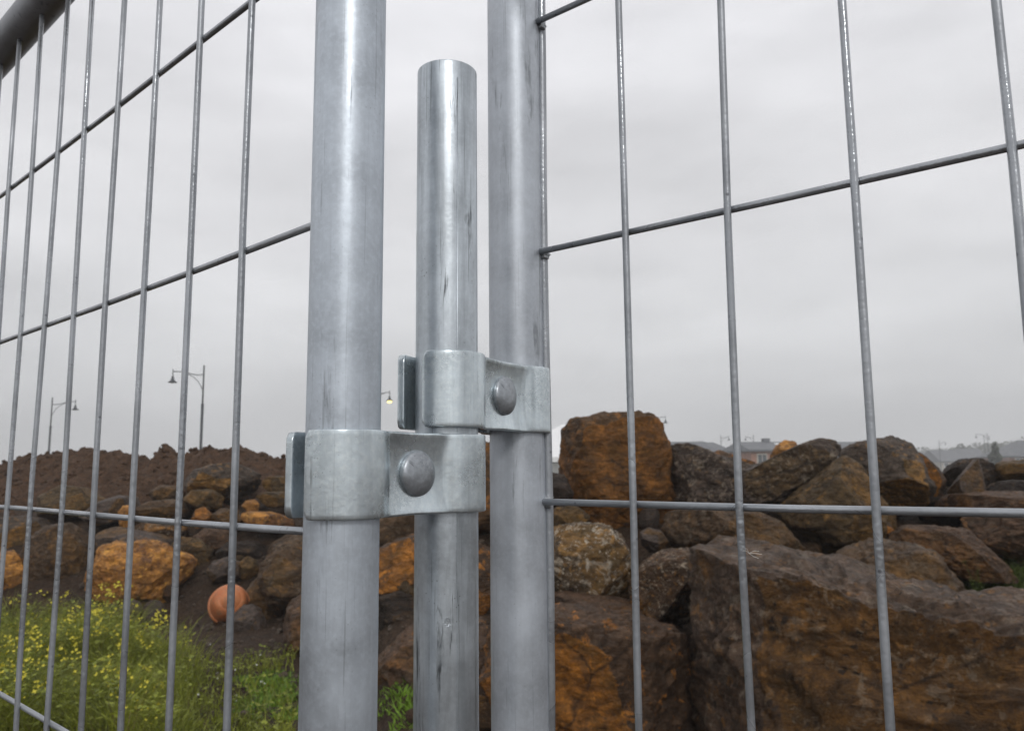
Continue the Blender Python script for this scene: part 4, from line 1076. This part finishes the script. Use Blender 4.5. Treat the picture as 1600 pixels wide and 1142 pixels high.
# ------------------------------------------------------------------ clamps
def catmull(P, n=8):
    out = []; P = [Vector(p) for p in P]
    Q = [P[0] * 2 - P[1]] + P + [P[-1] * 2 - P[-2]]
    for i in range(1, len(Q) - 2):
        for k in range(n):
            t = k / n
            out.append(.5 * ((2 * Q[i]) + (Q[i + 1] - Q[i - 1]) * t + (2 * Q[i - 1] - 5 * Q[i] + 4 * Q[i + 1] - Q[i + 2]) * t * t + (3 * Q[i] - Q[i - 1] - 3 * Q[i + 1] + Q[i + 2]) * t ** 3))
    out.append(P[-1]); return out
def clamp(c1, c2, zc, label, H=.0195, flip_r=.0203, seed=1, end1=184, end2=30):
    c1 = Vector((*c1, 0)); c2 = Vector((*c2, 0)); A = (c2 - c1); L = A.length; A.normalize(); Nn = Vector((A.y, -A.x, 0))  # towards the camera
    root = empty('pipe_clamp', (c1 + c2) / 2 + Vector((0, 0, zc))); tag(root, label, 'clamp', 'pressed steel pipe clamps')
    mid = L / 2
    ro = flip_r
    def place(s, nn, z): return (A * (s - mid) + Nn * nn + Vector((0, 0, z)))
    def outer(zrel):
        web = .0124 + .0020 * abs(zrel) ** 2.2
        pts = []
        for k in range(19):
            a = R_(end1 + (52 - end1) * k / 18); pts.append((ro * math.cos(a), ro * math.sin(a)))
        for k in range(1, 26):
            t = k / 26; s0 = ro * math.cos(R_(52)); s = s0 + (L - 2 * s0) * t
            c = 0
            k_ = .0016 + .0006 * zrel * zrel
            vals = []
            for cc in (0, L):
                q = ro * ro - (s - cc) ** 2
                vals.append(math.sqrt(q) if q > 0 else -.02)
            m = max(vals); h = max(k_ - abs(m - web), 0) / k_
            n_ = max(m, web) + h * h * k_ * .25
            pts.append((s, n_))
        for k in range(15):
            a = R_(128 + (end2 - 128) * k / 14); pts.append((L + ro * math.cos(a), ro * math.sin(a)))
        return pts
    NZ = 17
    def plate(name, cols, th, mat, flip, rcorner=.0035, off=-1):
        V = []; F = []; nc = len(cols[0])
        # arc length of the middle row for rounded corners
        mrow = cols[NZ // 2]; acc = [0]
        for (x1, y1), (x2, y2) in zip(mrow, mrow[1:]): acc.append(acc[-1] + math.hypot(x2 - x1, y2 - y1))
        for j in range(NZ):
            zr = -1 + 2 * j / (NZ - 1)
            for i in range(nc):
                d = min(acc[i], acc[-1] - acc[i]); cut = 0
                if d < rcorner: cut = rcorner - math.sqrt(max(0, rcorner ** 2 - (rcorner - d) ** 2))
                # the pressing waists slightly over the web
                mm = math.exp(-((cols[j][i][0] - mid) / (L * .26)) ** 2) * .0006
                V.append(place(cols[j][i][0], cols[j][i][1], zr * (H - cut - mm)))
        for j in range(NZ - 1):
            for i in range(nc - 1):
                q = (j * nc + i, j * nc + i + 1, (j + 1) * nc + i + 1, (j + 1) * nc + i)
                F.append(q if not flip else q[::-1])
        o = mesh_obj(name, V, F, mat, root, True)
        s_ = o.modifiers.new('thickness', 'SOLIDIFY'); s_.thickness = th; s_.offset = -1; s_.use_even_offset = True
        bv = o.modifiers.new('edge', 'BEVEL'); bv.width = .0007; bv.segments = 3; bv.limit_method = 'ANGLE'; bv.angle_limit = R_(50)
        return o
    fcols = [outer(-1 + 2 * j / (NZ - 1)) for j in range(NZ)]
    plate('front_plate', fcols, .0030, M_CLAMP, False)
    back = [(p.x, p.y) for p in catmull([(-.0175, -.0190), (-.010, -.0212), (-.002, -.0220), (.007, -.0212), (.0145, -.0175), (.019, -.0148), (L / 2, -.0140), (L - .019, -.0148), (L - .0145, -.0175), (L - .007, -.0212), (L + .002, -.0220), (L + .012, -.0205)], 5)]
    plate('back_plate', [back] * NZ, .0038, M_CLAMP, True)
    # round headed bolt through both plates
    b = MB(); pr = []
    for k in range(9):
        a = k / 8 * math.pi / 2; pr.append((.0108 * math.cos(a) , .0018 + .0034 * math.sin(a)))
    prof = [(.0040, -.030), (.0040, 0), (.0104, .0), (.0109, .0008)] + pr[:-1] + [(.0001, .0052)]
    b.lathe(prof, (0, 0, 0), 40); o = b.build('bolt', M_BOLT, root, True)
    q = Nn.to_track_quat('Z', 'Y'); o.rotation_mode = 'QUATERNION'; o.rotation_quaternion = q; o.location = Nn * .0122
    b = MB(); b.lathe([(.004, 0), (.0095, 0), (.0095, .007), (.004, .007)], (0, 0, 0), 6); nu = b.build('nut', M_BOLT, root); nu.rotation_mode = 'QUATERNION'; nu.rotation_quaternion = q; nu.location = -Nn * .021
    return root
clamp(LP, TP, at(535, 741, LP[1] - .01).z, 'lower galvanised clamp joining the left post to the short tube')
clamp(TP, RP, at(712, 609, TP[1] - .01).z, 'upper galvanised clamp joining the short tube to the right post')

# loose thread caught on a wire
tp = at(1170, 864, .372)
b = MB()
for k, e_ in enumerate([(-.003, .0012), (.0045, .0010), (.0055, -.0004), (.004, -.0022), (-.002, .0022)]):
    b.tube([(0, 0, 0), (e_[0] * .5, -.001, e_[1] * .8 + .0003), (e_[0], -.0012, e_[1])], .00008, 5)
o = b.build('thread', M_WHITE, None, loc=tp); tag(o, 'frayed white thread caught on the second wire right of the right post', 'thread')

# ------------------------------------------------------------------ haze of drizzle
hm = bpy.data.materials.new('drizzle_haze'); hm.use_nodes = True; ht = hm.node_tree; ht.nodes.clear()
ho = ht.nodes.new('ShaderNodeOutputMaterial'); hv = ht.nodes.new('ShaderNodeVolumePrincipled')
hv.inputs['Color'].default_value = (.985, .99, 1.0, 1); hv.inputs['Density'].default_value = .0019; hv.inputs['Anisotropy'].default_value = .0
ht.links.new(hv.outputs[0], ho.inputs['Volume'])
b = MB(); b.box((0, 270, 21.5), (1300, 780, 48)); o = b.build('haze', hm); tag(o, 'pale grey drizzle haze hanging over the far houses', kind='stuff')
